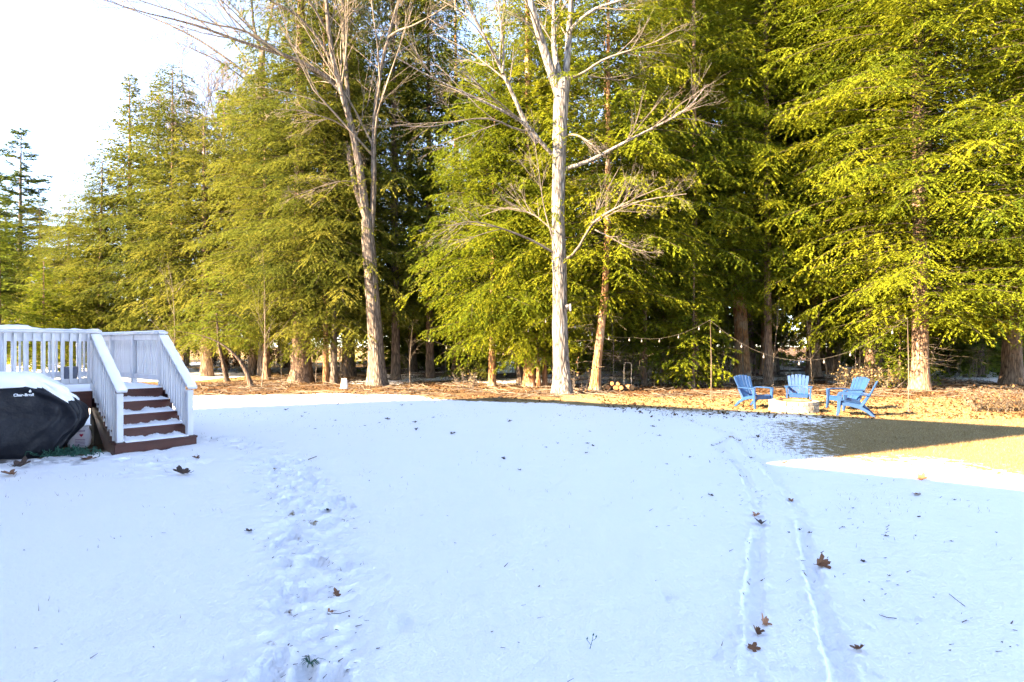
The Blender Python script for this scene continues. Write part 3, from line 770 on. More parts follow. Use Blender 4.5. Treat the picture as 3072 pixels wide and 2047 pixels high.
# ------------------------------------------------------------------ fire pit, chairs, light poles
FP = np.array([6.86, 15.15]); FR = .56
pit = thing('fire_pit', 'round fire pit ring of pale stacked concrete blocks between the blue chairs', 'fire pit', (*FP, gtop(*FP)-.01))
NBK = 14
for c in range(3):
    for k in range(NBK):
        a0 = 2*PI*(k+.5*(c % 2))/NBK+random.uniform(-.01, .01); a1 = a0+2*PI/NBK-.028
        r0, r1 = FR-.17+random.uniform(-.006, .006), FR+random.uniform(-.010, .010)
        z0 = c*.095; z1 = z0+.091+random.uniform(-.003, .001)
        v = []
        for z in (z0, z1):
            for r in (r0, r1):
                for i in range(3):
                    a = a0+(a1-a0)*i/2; v.append((r*math.cos(a), r*math.sin(a), z))
        ff = [(0, 1, 4, 3), (1, 2, 5, 4), (6, 9, 10, 7), (7, 10, 11, 8), (3, 4, 10, 9), (4, 5, 11, 10), (1, 0, 6, 7), (2, 1, 7, 8), (0, 3, 9, 6), (5, 2, 8, 11)]
        MB().add(v, ff).build('stone_block', M['stone'], pit, bevel=.007)
mb = MB()
mb.lathe([(FR-.18, .03), (FR-.25, .06), (.15, .10), (.001, .12)], 24, cap=False)
mb.build('ash_bed', M['ash'], pit, smooth=True)
MB().lathe([(FR-.185, .0), (FR-.175, .0), (FR-.175, .292), (FR-.155, .296), (FR-.155, .300), (FR-.185, .298)], 40, cap=False).build('steel_liner', surf('rusty_liner', [(.3, (.16, .07, .03)), (.7, (.34, .18, .09))], (8, 8, 8), .8, .2), pit, smooth=True)

def make_chair(label, x, y, face, s=.80):
    """garden chair, front along local +y; face = heading it looks to (radians from +x)"""
    t = thing('adirondack_chair', label, 'chair', (x, y, gtop(x, y)-.004), face-PI/2, 'blue chairs round the fire pit', scale=(s, s, s))
    # seat: curved board sheet with an apron
    sp = [(0, .43, .30), (0, .435, .375), (0, .40, .405), (0, .28, .385), (0, .1, .345), (0, -.08, .31), (0, -.20, .30)]
    for k in range(5):
        xa = -.26+k*.106
        MB().beam([(xa+.05, p[1], p[2]) for p in sp[1:]], .094, .022).build('seat_slat', M['blue'], t, bevel=.004)
    MB().box(-.265, .265, .415, .437, .27, .372).build('seat_apron', M['blue'], t, bevel=.005)
    # back: six fanned slats with gaps
    for k in range(6):
        q = (k-2.5)/2.5
        pts = []; ws = []
        for i in range(6):
            u = i/5; top = .965-.045*q*q
            z = .27+(top-.27)*u; y_ = -.16-.34*u-.02*math.sin(u*PI)+.035*q*q
            pts.append((q*(.195+.085*u), y_, z)); ws.append((.072+.032*u)*(1 if i < 5 else .8))
        MB().beam(pts, ws, .024).build('back_slat', M['blue'], t, bevel=.004)
    MB().beam([(-.30, -.27, .56), (-.15, -.315, .565), (0, -.33, .57), (.15, -.315, .565), (.30, -.27, .56)], .055, .03, (0, 0, 1)).build('back_brace', M['blue'], t)
    MB().beam([(-.25, -.415, .80), (0, -.45, .80), (.25, -.415, .80)], .045, .024, (0, 0, 1)).build('back_brace', M['blue'], t)
    for sg in (-1, 1):
        MB().beam([(sg*.30, -.30, .575), (sg*.345, -.16, .60), (sg*.355, .05, .605), (sg*.352, .25, .605), (sg*.345, .40, .60), (sg*.335, .445, .585)], [.05, .085, .105, .115, .115, .09], [.03, .034, .034, .034, .034, .03]).build('arm', M['blue'], t, bevel=.006)
        MB().beam([(sg*.345, .405, .59), (sg*.335, .405, .40), (sg*.335, .42, .20), (sg*.34, .45, .0)], [.055, .05, .05, .045], [.105, .085, .075, .06]).build('front_leg', M['blue'], t, bevel=.006)
        MB().beam([(sg*.285, .40, .335), (sg*.285, .15, .315), (sg*.285, -.08, .255), (sg*.29, -.28, .14), (sg*.30, -.43, 0)], .042, [.075, .085, .085, .075, .06]).build('rear_leg', M['blue'], t, bevel=.006)
        MB().beam([(sg*.285, -.10, .27), (sg*.27, -.21, .42), (sg*.29, -.29, .57)], .04, [.07, .055, .05]).build('back_support', M['blue'], t, bevel=.005)
    return t
hd = lambda x, y: math.atan2(FP[1]-y, FP[0]-x)
make_chair('blue chair left of the fire pit, turned to the right towards it', 6.28, 16.2, math.radians(-68), .86)
make_chair('blue chair behind the fire pit facing the camera', 7.72, 16.75, math.radians(-114), .84)
make_chair('blue chair on the right facing left, half hidden behind the nearest chair', 8.44, 15.6, math.radians(192), .85)
make_chair('nearest blue chair seen in profile with its back to the right', 7.90, 14.25, math.radians(150), .84)

def light_pole(px, py, topy, label):
    x, y = gp(px, py); top = CH+(YH-topy)*y/F
    t = thing('light_pole', label, 'pole', (x, y, gtop(x, y)-.01))
    MB().tube([(0, 0, -.05), (.008, 0, top*.5), (-.02, 0, top)], [.013, .012, .010], 8).build('pole', M['pole'], t, smooth=True)
    MB().tube([(-.02, 0, top-.01), (-.04, -.03, top+.05), (-.06, -.01, top+.02)], .006, 5).build('hook', M['metal'], t)
    MB().lathe([(.06, 0), (.055, .03), (.022, .05)], 12).build('foot', M['metal'], t)
    return np.array([x-.03, y, top+.02])
PT1 = light_pole(2133, 1199, 962, 'thin pole holding string lights left of the blue chairs')
PT2 = light_pole(2725, 1234, 958, 'thin pole holding string lights right of the blue chairs')
def bulb_string(label, pts, sag, nb, skip=0.3):
    """pts: anchor points; hanging bulbs between them"""
    t = thing('string_lights', label, 'string lights', tuple(pts[0]), 0, 'string lights round the fire pit')
    o = np.array(pts[0]); path = []
    for a, b, sg in zip(pts[:-1], pts[1:], sag):
        for i in range(17):
            u = i/16; p = np.array(a)*(1-u)+np.array(b)*u; p = p-np.array([0, 0, sg*4*u*(1-u)]); path.append(p-o)
    MB().tube([tuple(p) for p in path], .0034, 5).build('wire', M['wire'], t)
    for k in range(nb):
        p = path[int((k+.6)/nb*(len(path)-1))]
        MB().lathe([(.008, 0), (.010, -.04), (.008, -.045)], 8, c=tuple(p)).build('socket', M['metal'], t)
        MB().lathe([(.008, -.045), (.016, -.07), (.026, -.10), (.023, -.12), (.010, -.13), (.002, -.132)], 10, c=tuple(p)).build('bulb', M['bulb'], t, smooth=True)
bulb_string('string of bulbs sagging between the two thin poles over the chairs', [PT1, PT2], [1.12], 7)
bulb_string('string of bulbs running from the left pole back to the pale oak trunk', [PT1, wp(1900, 1012, 21.5), wp(1700, 960, 20.9)], [.25, .2], 8)
bulb_string('string of bulbs between the forked trunk and the pale oak', [wp(1262, 1002, 24.5), wp(1470, 1030, 24.2), wp(1665, 940, 20.8)], [.35, .12], 8)

# ------------------------------------------------------------------ log rack, logs, marker, stake, fence
lr = gp(1852, 1170)
rack = thing('log_rack', 'black metal log rack with a tall hoop handle beside the orange leaning trunk', 'log rack', (*lr, gz(*lr)))
def arch(x, y, w_, h):
    return [(x-w_/2, y, 0), (x-w_/2, y, h-.06), (x-w_/2+.05, y, h), (x+w_/2-.05, y, h), (x+w_/2, y, h-.06), (x+w_/2, y, 0)]
MB().tube(arch(.38, 0, .27, .98), .012, 6).build('hoop', M['metal'], rack)
MB().tube(arch(-.45, 0, .24, .56), .012, 6).build('hoop', M['metal'], rack)
MB().box(-.62, .56, -.02, .02, .02, .045).build('base_bar', M['metal'], rack)
for i, (dx, dz, L, yaw, r_) in enumerate([(-.34, .10, .42, 1.3, .085), (-.12, .09, .46, 1.75, .09), (.12, .09, .44, 1.45, .08), (-.24, .24, .40, 1.6, .075), (.02, .23, .38, 1.4, .07), (.42, .10, .5, 1.85, .095)]):
    lab = ['cut log at the left end of the pile in the log rack', 'cut log lying second from the left on the ground row', 'cut log in the middle of the ground row', 'cut log lying on top at the left of the pile', 'cut log lying on top at the right of the pile', 'thick cut log under the tall hoop of the rack'][i]
    lg = thing('firewood_log', lab, 'log', (lr[0]+dx, lr[1]-.04, gz(*lr)+dz), yaw, 'logs in the metal rack')
    bk = [(r_*(1+.05*math.sin(3*k)), 0) for k in range(8)]
    pts = [(-L/2, 0, 0), (0, 0, .004), (L/2, 0, 0)]
    MB().tube(pts, [r_*1.02, r_, r_*.98], 10).build('bark_side', M['redbark'], lg)
    for sg in (-1, 1):
        MB().tube([(sg*(L/2), 0, 0), (sg*(L/2+.006), 0, 0)], [r_*.9, r_*.88], 12).build('cut_face', M['log'], lg)
mc = gp(1033, 1166)
mk_ = thing('marker_cone', 'small white tapered marker with faint blue print on the litter by the forked trunk', 'marker', (*mc, gz(*mc)))
MB().lathe([(.165, 0), (.165, .015), (.135, .02), (.095, .36), (.085, .37), (.08, .36)], 18).build('cone_body', M['white'], mk_, smooth=True)
mb = MB()
for x, z, a in ((-.03, .12, .03), (.02, .1, .025), (0, .17, .03), (-.02, .21, .018), (.03, .19, .018)):
    mb.add([(x-a, -.145+z*.11, z-a*.7), (x+a, -.145+z*.11, z-a*.5), (x+a*.6, -.14+z*.11, z+a*.8), (x-a*.7, -.14+z*.11, z+a*.6)], [(0, 1, 2, 3)])
mb.build('blue_print', M['bluep'], mk_)
st = gp(783, 1146)
tag(MB().tube([(0, 0, -.1), (.01, 0, .5), (.0, 0, .88)], [.016, .014, .013], 6).build('garden_stake', M['metal'], None, loc=(*st, gz(*st))), 'thin dark upright stake on the straw lawn left of the hemlock butts', 'stake')
# dark fence far off, seen through the railing
fy_ = 58.0
fence = thing('picket_fence', 'dark wooden picket fence far behind the deck railing', 'fence', (-42.5, fy_, gz(-42.5, fy_)))
pk = MB().add([(-.045, -.012, 0), (.045, -.012, 0), (.045, .012, 0), (-.045, .012, 0), (-.045, -.012, .88), (.045, -.012, .88), (.045, .012, .88), (-.045, .012, .88), (0, -.012, .95), (0, .012, .95)],
              [(0, 1, 5, 8, 4), (3, 7, 9, 6, 2), (0, 4, 7, 3), (1, 2, 6, 5), (4, 8, 9, 7), (5, 6, 9, 8)]).mesh('picket', M['fence'])
for k in range(80): put('picket', pk, fence, (-6.2+k*.155, 0, random.uniform(-.01, .01)), (0, 0, 0))
for z in (.25, .7): MB().box(-6.3, 6.2, .016, .05, z, z+.07).build('rail', M['fence'], fence)

# ------------------------------------------------------------------ conifers
def conifer(seed, H, base, R, nb, leaf=(.075, .13), wid=.36, droop=.30, rise=.12, node=.15, bl_k=.42, bl_max=.85, prof=.75, tiers=0, inner=.12, step=.085, shape=None, dense=1.0):
    """needle sprays + limbs of one conifer, trunk along z at the origin; returns (leaf V,T,var), (limb V,Q)"""
    r = np.random.default_rng(seed)
    u = np.sort(r.random(nb)**.95); z0 = base+(H-base-.3)*u
    if tiers: z0 = base+(H-base-.3)*((np.floor(u*tiers)+.5)/tiers)+r.normal(0, .12, nb)
    s = np.clip((z0-base)/(H-base), 0, 1)
    p = np.clip((1-s)**prof*(.62+.38*np.clip(s/.12, 0, 1)), .07, 1)
    if shape is not None: p = shape(s)
    L = R*p*np.where(r.random(nb) < .3, r.uniform(.3, .7, nb), r.uniform(.65, 1.12, nb))
    az = (np.arange(nb)*2.39996+r.normal(0, .35, nb))
    dx, dy = np.cos(az), np.sin(az)
    dr = droop*r.uniform(.6, 1.4, nb); ri = rise*r.uniform(.3, 1.6, nb)+.25*s
    bvar = r.normal(.45, .17, nb); bend = r.normal(0, .18, nb)
    def pos(i, t):
        l_ = L[i]*t; side = bend[i]*l_*t
        return np.stack([dx[i]*l_-dy[i]*side, dy[i]*l_+dx[i]*side, z0[i]+L[i]*(ri[i]*t-dr[i]*t*t)], -1)
    # limbs
    K = 5; tt = np.linspace(0, .96, K)
    P = np.stack([pos(np.arange(nb), np.full(nb, t)) for t in tt], 1)
    Rr = np.clip(.004+.0042*L, .004, .03)[:, None]*(1-.8*tt)[None, :]
    limb = batch_tubes(P, Rr, 3)
    # nodes along limbs
    cnt = np.maximum(3, (L/node*dense).astype(int))
    bi = np.repeat(np.arange(nb), cnt)
    t = inner+(1-inner)*r.random(len(bi))**1.05
    keep = r.random(len(bi)) < .5+.5*(fbm(bi*.37, t*4+seed)*1.2)
    bi, t = bi[keep], t[keep]
    bi = np.repeat(bi, 2); t = np.repeat(t, 2); sg = np.tile([-1., 1.], len(bi)//2)
    n0 = pos(bi, t); n1 = pos(bi, np.minimum(t+.02, 1.02)); tan = n1-n0; tan /= np.linalg.norm(tan, axis=1, keepdims=True)+1e-9
    an = sg*r.uniform(.65, 1.2, len(bi))
    ca, sa = np.cos(an), np.sin(an)
    bd = np.stack([tan[:, 0]*ca-tan[:, 1]*sa, tan[:, 0]*sa+tan[:, 1]*ca, tan[:, 2]+r.normal(-.12, .22, len(bi))], -1)
    bd /= np.linalg.norm(bd, axis=1, keepdims=True)
    bl = np.minimum(bl_max, bl_k*L[bi]*(1.05-t)**.6)*r.uniform(.5, 1.15, len(bi))+.12
    # leaves along branchlets
    lc = np.maximum(2, (bl/step).astype(int))
    ji = np.repeat(np.arange(len(bi)), lc)
    w_ = r.random(len(ji))
    c = n0[ji]+bd[ji]*(bl[ji]*w_)[:, None]; c[:, 2] -= droop*.9*bl[ji]*w_*w_
    ji = np.repeat(ji, 2); c = np.repeat(c, 2, 0); sg = np.tile([-1., 1.], len(ji)//2)
    an = sg*r.uniform(.35, .95, len(ji)); ca, sa = np.cos(an), np.sin(an)
    d0 = bd[ji]
    ld = np.stack([d0[:, 0]*ca-d0[:, 1]*sa, d0[:, 0]*sa+d0[:, 1]*ca, d0[:, 2]-.22+r.normal(0, .25, len(ji))], -1); ld /= np.linalg.norm(ld, axis=1, keepdims=True)
    nz = np.stack([r.normal(0, .45, len(ji)), r.normal(0, .45, len(ji)), np.ones(len(ji))], -1)
    sd = np.cross(ld, nz); sd /= np.linalg.norm(sd, axis=1, keepdims=True)+1e-9
    ll = r.uniform(leaf[0], leaf[1], len(ji)); ww = ll*wid*.5
    V = np.empty((len(ji), 3, 3)); V[:, 0] = c-sd*ww[:, None]; V[:, 1] = c+sd*ww[:, None]; V[:, 2] = c+ld*ll[:, None]
    T = np.arange(len(ji)*3).reshape(-1, 3)
    var = np.clip(np.repeat(bvar[bi[ji]]+r.normal(0, .12, len(ji))+.18*(w_.repeat(2)-.5), 3), 0, 1)
    return (V.reshape(-1, 3), T, var), limb

CON = {}
def con(key, mat, **kw):
    (V, T, var), (LV, LQ) = conifer(**kw)
    CON[key] = (mk('crown', V, T, M[mat], attrs={'var': var}, link=False), mk('limbs', LV, LQ, M['limb'], link=False), kw['H'])
    return len(T)
cnt_ = 0
cnt_ += con('tallA', 'needle', seed=11, H=25, base=2.6, R=4.7, nb=470, prof=.48, leaf=(.06, .12), wid=.38, step=.055)
cnt_ += con('tallB', 'needle', seed=12, H=24, base=3.4, R=4.4, nb=470, prof=.45, droop=.36, leaf=(.06, .12), wid=.38, step=.055)
cnt_ += con('mid', 'needle', seed=14, H=13.5, base=1.7, R=3.9, nb=420, droop=.34, prof=.48, leaf=(.05, .105), wid=.38, step=.048)
cnt_ += con('big', 'needle', seed=15, H=26, base=2.4, R=6.0, nb=660, droop=.30, leaf=(.055, .115), prof=.4, bl_max=1.0, dense=1.0, wid=.38, step=.060)
cnt_ += con('bigC', 'needle', seed=25, H=27, base=4.4, R=5.6, nb=540, droop=.28, leaf=(.075, .14), prof=.4, bl_max=1.0, wid=.42, step=.075)
cnt_ += con('cone', 'needle', seed=16, H=18, base=1.2, R=4.8, nb=330, droop=.12, rise=.16, prof=.9, leaf=(.10, .18), wid=.48, step=.09)
cnt_ += con('small', 'needle', seed=17, H=5.5, base=.4, R=2.0, nb=190, droop=.28, leaf=(.06, .12), wid=.5, step=.06)
cnt_ += con('deep', 'needle_dark', seed=18, H=24, base=2.2, R=4.6, nb=210, droop=.3, leaf=(.16, .28), wid=.5, step=.14, node=.22)
cnt_ += con('bush', 'needle_dark', seed=20, H=11, base=.3, R=4.2, nb=130, droop=.3, leaf=(.16, .28), wid=.55, step=.15, node=.24)
cnt_ += con('pine', 'pine', seed=19, H=19, base=5.0, R=4.6, nb=190, droop=-.06, rise=.02, tiers=15, inner=.30, leaf=(.16, .28), wid=.26, step=.045, bl_k=.28, bl_max=.8,
            shape=lambda s: np.clip(1.02-s*.95, .1, 1)*(.75+.25*np.sin(s*40)))

def trunk_mesh(path, rad, sides=22, seed=0, ridge=.05, flare=.55, fh=.5, nmax=90):
    """tapered trunk along a path of points with root flare and ridges"""
    P = np.array(path, float); R = np.array(rad, float)
    n = max(24, int(np.linalg.norm(P[-1]-P[0])*4)); n = min(n, nmax)
    d = np.concatenate([[0], np.cumsum(np.linalg.norm(np.diff(P, axis=0), axis=1))])
    s = (np.linspace(0, 1, n)**1.25)*d[-1]
    C = np.stack([np.interp(s, d, P[:, k]) for k in range(3)], -1)
    for _ in range(3): C[1:-1] = (C[:-2]+2*C[1:-1]+C[2:])/4
    rr = np.interp(s, d, R)
    an = np.arange(sides)*2*PI/sides
    r_ = np.random.default_rng(seed)
    lob = sum(a*np.cos(k*an+ph) for k, a, ph in [(3, .5, r_.uniform(0, 6)), (5, .5, r_.uniform(0, 6)), (2, .3, r_.uniform(0, 6))])
    fl = np.exp(-s/fh)
    tw = s[:, None]*.25
    rg = fbm((an[None, :]+tw)*5.5/1.0*1.2+seed*3, s[:, None]*.9+an[None, :]*0, 3)-.5
    rg = (rg+rg[:, ::-1])*.5 if False else rg
    RR = rr[:, None]*(1+flare*fl[:, None]*(1+.45*lob[None, :])+ridge*4*rg*np.sin(an[None, :]/2)**.5)
    V = C[:, None, :]+np.stack([RR*np.cos(an), RR*np.sin(an), np.zeros_like(RR)], -1)
    ii_ = np.arange(n*sides).reshape(n, sides)
    Q = np.stack([ii_[:-1], np.roll(ii_[:-1], -1, 1), np.roll(ii_[1:], -1, 1), ii_[1:]], -1).reshape(-1, 4)
    return V.reshape(-1, 3), Q

def dead_twigs(seed, z0, z1, n, L=(.4, 1.5), r0=.009):
    r = np.random.default_rng(seed)
    z = r.uniform(z0, z1, n); az = r.uniform(0, 2*PI, n); l_ = r.uniform(*L, n)
    K = 5; P = np.zeros((n, K, 3))
    for k in range(K):
        t = k/(K-1); P[:, k, 0] = np.cos(az+.5*t*r.normal(0, 1, n))*l_*t; P[:, k, 1] = np.sin(az+.5*t*r.normal(0, 1, n))*l_*t; P[:, k, 2] = z+l_*(.1*t-.25*t*t)+r.normal(0, .05, n)*t
    R = r0*(1.1-np.linspace(0, 1, K))[None, :]*np.ones((n, 1))
    parts = [batch_tubes(P, R, 3)]
    lv = grow_level(P, R, r, 3, .5, .8, 0)
    parts.append(batch_tubes(*lv, 3))
    return merge(parts)

def grow_level(P, R, r, per, ratio, ang, up, K=5, umin=.2, rmin=.003, lmin=.15, wob=.055):
    """children of every limb in P [N,K,3]"""
    N, Kp, _ = P.shape
    par = np.repeat(np.arange(N), per)
    u = umin+(1-umin)*r.random(len(par))
    f_ = u*(Kp-1); i = np.minimum(f_.astype(int), Kp-2); q = (f_-i)[:, None]
    c = P[par, i]*(1-q)+P[par, i+1]*q
    rad = R[par, i]*(1-q[:, 0])+R[par, i+1]*q[:, 0]
    tan = P[par, i+1]-P[par, i]; tan /= np.linalg.norm(tan, axis=1, keepdims=True)+1e-9
    plen = np.linalg.norm(np.diff(P, axis=1), axis=2).sum(1)[par]
    rnd = r.normal(0, 1, (len(par), 3)); rnd -= tan*(rnd*tan).sum(1, keepdims=True); rnd /= np.linalg.norm(rnd, axis=1, keepdims=True)+1e-9
    a = r.uniform(ang*.6, ang*1.3, len(par))[:, None]
    d = tan*np.cos(a)+rnd*np.sin(a); d[:, 2] += up; d /= np.linalg.norm(d, axis=1, keepdims=True)
    L = np.maximum(lmin, plen*ratio*(1.15-.75*u)*r.uniform(.6, 1.25, len(par)))
    C = np.zeros((len(par), K, 3)); C[:, 0] = c
    for k in range(1, K):
        d = d+r.normal(0, wob*1.6, d.shape)+np.array([0, 0, up*.12]); d /= np.linalg.norm(d, axis=1, keepdims=True)
        C[:, k] = C[:, k-1]+d*(L/(K-1))[:, None]
    r0 = np.maximum(rmin, np.minimum(rad*.6, .0035+L*.0085))
    RR = np.maximum(rmin*.7, r0[:, None]*(1-.72*np.linspace(0, 1, K))[None, :])
    return C, RR

def resample(pts, rad, K=12):
    P = np.array(pts, float); d = np.concatenate([[0], np.cumsum(np.linalg.norm(np.diff(P, axis=0), axis=1))])
    s = np.linspace(0, d[-1], K)
    C = np.stack([np.interp(s, d, P[:, k]) for k in range(3)], -1)
    C[1:-1] = (C[:-2]+2*C[1:-1]+C[2:])/4
    return C, np.interp(s, d, np.array(rad, float))

NT = [0]
def place_conifer(key, label, x, y, rot=None, sc=1.0, sz=None, barkm='hembark', tr=.27, path=None, rad=None, group=None, name='hemlock_tree', twigs=0, tseed=0, z=None, leafm=None, crown_off=(0, 0), lean=(0, 0)):
    NT[0] += 1; seed = NT[0]*13+tseed
    r = random.Random(seed)
    rot = r.uniform(0, 2*PI) if rot is None else rot
    sz = sc if sz is None else sz
    z = gz(x, y)-.05 if z is None else z
    t = thing(name, label, 'tree', (x, y, z), 0, group)
    cr, lb, H = CON[key]; H = H*sz
    if path is None:
        a = r.uniform(-.012, .012); b = r.uniform(-.012, .012)
        path = [(0, 0, -.1), (a*H*.3+lean[0]*.3, b*H*.3+lean[1]*.3, H*.35), (a*H+lean[0], b*H+lean[1], H*.97)]; rad = [tr, tr*.72, .02]
    far = key in ('deep', 'bush')
    V, Q = trunk_mesh(path, rad, seed=seed, sides=9 if far else 18, nmax=26 if far else 60)
    mk('trunk', V, Q, M[barkm], t, smooth=True)
    co = put('crown', cr, t, (crown_off[0], crown_off[1], 0), (lean[1]*-.03, lean[0]*.03, rot), (sc, sc, sz))
    if leafm: co.material_slots[0].link = 'OBJECT'; co.material_slots[0].material = M[leafm]
    put('limbs', lb, t, (crown_off[0], crown_off[1], 0), (lean[1]*-.03, lean[0]*.03, rot), (sc, sc, sz), kind='stuff')
    if twigs:
        V, Q = dead_twigs(seed, .8, twigs*2.6, 75, (.5, 2.2)); mk('dead_twigs', V, Q, M['twig'], t, kind='stuff')
    return t
def px_conifer(key, label, px, Y, **k):
    return place_conifer(key, label, (px-1536)*Y/F, Y, **k)

# front row ------------------------------------------------------------------
px_conifer('big', 'huge yellow green hemlock over the chairs, thick flared trunk right of the right pole', 2762, 22.4, rot=.4, tr=.28, twigs=3.0, crown_off=(-.1, -.75))
px_conifer('big', 'large hemlock whose trunk stands at the right edge behind the leaf pile', 3035, 25.3, rot=2.3, tr=.34, twigs=3.2)
px_conifer('big', 'tall bright hemlock filling the upper right between the flared trunk and the chairs', 2610, 25.5, rot=1.3, sc=.9, tr=.2)
px_conifer('big', 'hemlock just beyond the right edge whose boughs hang into the picture', 3420, 18.8, rot=4.4, sc=.95, tr=.32)
px_conifer('bigC', 'hemlock with banded trunk standing behind the middle blue chair', 2440, 30.5, tr=.30, twigs=5.5)
px_conifer('bigC', 'hemlock with reddish leaning trunk behind the left blue chair', 2228, 29.5, tr=.34, twigs=6, path=[(0, 0, -.1), (-.05, 0, 2), (-.30, .1, 7), (-.4, .2, 14), (-.4, .2, 21)], rad=[.34, .31, .27, .18, .03], barkm='redbark')
px_conifer('bigC', 'hemlock with grey trunk behind the right pair of blue chairs', 2588, 29.5, tr=.24, twigs=4)
px_conifer('tallB', 'slimmer hemlock close behind the grey trunk at the right chairs', 2628, 33.5, tr=.28, twigs=4, sc=.9)
px_conifer('mid', 'young hemlock with slim trunk between the banded and the grey trunk', 2512, 33, tr=.17, sc=.9)
px_conifer('small', 'small bushy hemlock growing at the flared trunk right of the chairs', 2700, 23.8, sc=.8, tr=.05)
# centre group
px_conifer('mid', 'hemlock with sunlit brown trunk left in the centre clump, low sweeping boughs', 1476, 24.2, tr=.135, rot=1.0, barkm='redbark')
px_conifer('mid', 'hemlock with dark trunk in the middle of the centre clump', 1562, 25.2, tr=.15, rot=3.1, sc=1.05, barkm='darkbark')
px_conifer('tallA', 'hemlock with broad mottled trunk in the centre clump left of the pale oak', 1588, 23.9, tr=.20, rot=5.0, sc=.86, barkm='redbark')
px_conifer('mid', 'hemlock with thin leaning brown trunk beside the pale oak', 1617, 23.6, tr=.075, sc=.72, barkm='redbark', lean=(-.4, .2))
px_conifer('mid', 'hemlock with thin straight brown trunk right next to the pale oak', 1634, 23.8, tr=.085, sc=.78, barkm='redbark')
px_conifer('tallB', 'hemlock with orange brown trunk leaning right, just right of the pale oak', 1783, 22.2, tr=.165, rot=2.0, sc=.95, barkm='redbark', crown_off=(.55, .3),
           path=[(0, 0, -.1), (.10, 0, 1.0), (.38, 0, 3.6), (.50, .1, 6), (.55, .3, 18.5)], rad=[.165, .15, .125, .105, .02], twigs=3)
px_conifer('tallB', 'bright hemlock filling the gap above the left light pole', 2085, 25.8, rot=1.7, tr=.15, sc=.95)
px_conifer('bigC', 'hemlock hanging its boughs high above the left blue chair', 2305, 26.0, rot=2.9, tr=.16, sc=.82, sz=.95)
px_conifer('mid', 'bushy hemlock between the orange trunk and the log rack pole', 1935, 25.4, rot=4.2, tr=.10, sc=.95)
px_conifer('tallB', 'hemlock filling the gap between the forked trunk and the centre clump', 1290, 30, rot=2.2, tr=.2)
px_conifer('small', 'low bushy hemlock behind the left light pole', 2080, 23.5, sc=.95, tr=.06)
px_conifer('small', 'low hemlock sapling left of the left light pole', 1990, 26, sc=1.05, tr=.06)
px_conifer('mid', 'shady hemlock filling the gap right of the orange trunk', 1930, 27.5, tr=.14, twigs=2.2)
px_conifer('bigC', 'tall hemlock rising between the pale oak and the left light pole', 2040, 31, tr=.24, twigs=4)
# left group
px_conifer('tallA', 'hemlock with massive spreading butt left of the paired thin trunks', 905, 27.6, tr=.42, rot=2.2, twigs=2.5, leafm='needle_olive')
px_conifer('tallB', 'hemlock with slender trunk, left one of the close pair', 978, 26.6, tr=.12, sc=.8, barkm='redbark', leafm='needle_olive')
px_conifer('mid', 'hemlock with slender trunk, right one of the close pair', 1002, 26.4, tr=.13, rot=2.7, barkm='maplebark', leafm='needle_olive')
px_conifer('tallA', 'hemlock with dark trunk behind the white tapered marker', 1048, 31, tr=.26, rot=.8, sc=.95, barkm='darkbark', leafm='needle_olive')
px_conifer('tallB', 'hemlock with dark brown trunk close behind the forked trunk', 1188, 28.5, tr=.20, rot=3.9, barkm='darkbark', leafm='needle_olive')
px_conifer('small', 'small hemlock at the dark opening in the wood centre', 1405, 27, sc=.75, tr=.05, leafm='needle_olive')
px_conifer('mid', 'broad olive hemlock behind the twin stemmed small tree', 800, 29.5, tr=.16, rot=.3, sc=1.15, leafm='needle_olive')
px_conifer('mid', 'tall olive hemlock behind the right end of the deck', 620, 32, tr=.28, rot=1.9, sc=1.2, sz=1.02, leafm='needle_olive')
px_conifer('mid', 'yellowish hemlock drooping over the brown thicket right of the deck', 520, 33.5, tr=.2, rot=2.9, sc=1.25, leafm='needle_olive')
px_conifer('cone', 'pointed dark topped conifer standing out against the sky on the left', 392, 37, tr=.26, rot=.5, sc=1.15, sz=1.0, leafm='needle_olive')
px_conifer('cone', 'second pointed conifer top just right of the first against the sky', 466, 40, tr=.26, rot=2.5, sc=1.1, sz=1.05, leafm='needle_olive')
px_conifer('mid', 'olive conifer filling the foot of the pointed pair', 300, 36, tr=.2, rot=4.0, sc=1.05, sz=.95, leafm='needle_olive')
px_conifer('mid', 'lower conifer left of the pointed pair above the deck rail', 205, 42, tr=.2, rot=1.2, sc=1.0, sz=.88, leafm='needle_olive')
px_conifer('tallB', 'tall hemlock behind the long bare limbs left of the fork', 760, 35, tr=.26, rot=5.5, sc=.95, sz=.70, leafm='needle_olive')
px_conifer('deep', 'dark shaded hemlock at the left edge above the deck railing', -10, 30, tr=.2, sc=.72, sz=.42)
px_conifer('mid', 'olive conifer low on the skyline between the pine and the pointed pair', 118, 44, rot=.9, tr=.18, sc=1.05, sz=.9, leafm='needle_olive')
px_conifer('mid', 'olive conifer at the foot of the left pine', 15, 50, rot=2.9, tr=.18, sc=1.1, sz=.95, leafm='needle_olive')
px_conifer('small', 'low dark hemlock bush behind the deck railing', 130, 33, sc=1.15, tr=.08)
px_conifer('small', 'low green hemlock bush behind the stair post', 235, 36, sc=1.3, tr=.08)
px_conifer('pine', 'white pine with open layered boughs and bare trunk at the far left', 57, 46, tr=.26, rot=1.1, sc=1.25, sz=.95, name='pine_tree', barkm='maplebark')
px_conifer('pine', 'second pine cut by the left edge of the picture', -70, 42, tr=.26, rot=3.1, sc=.9, sz=.72, name='pine_tree', barkm='maplebark')
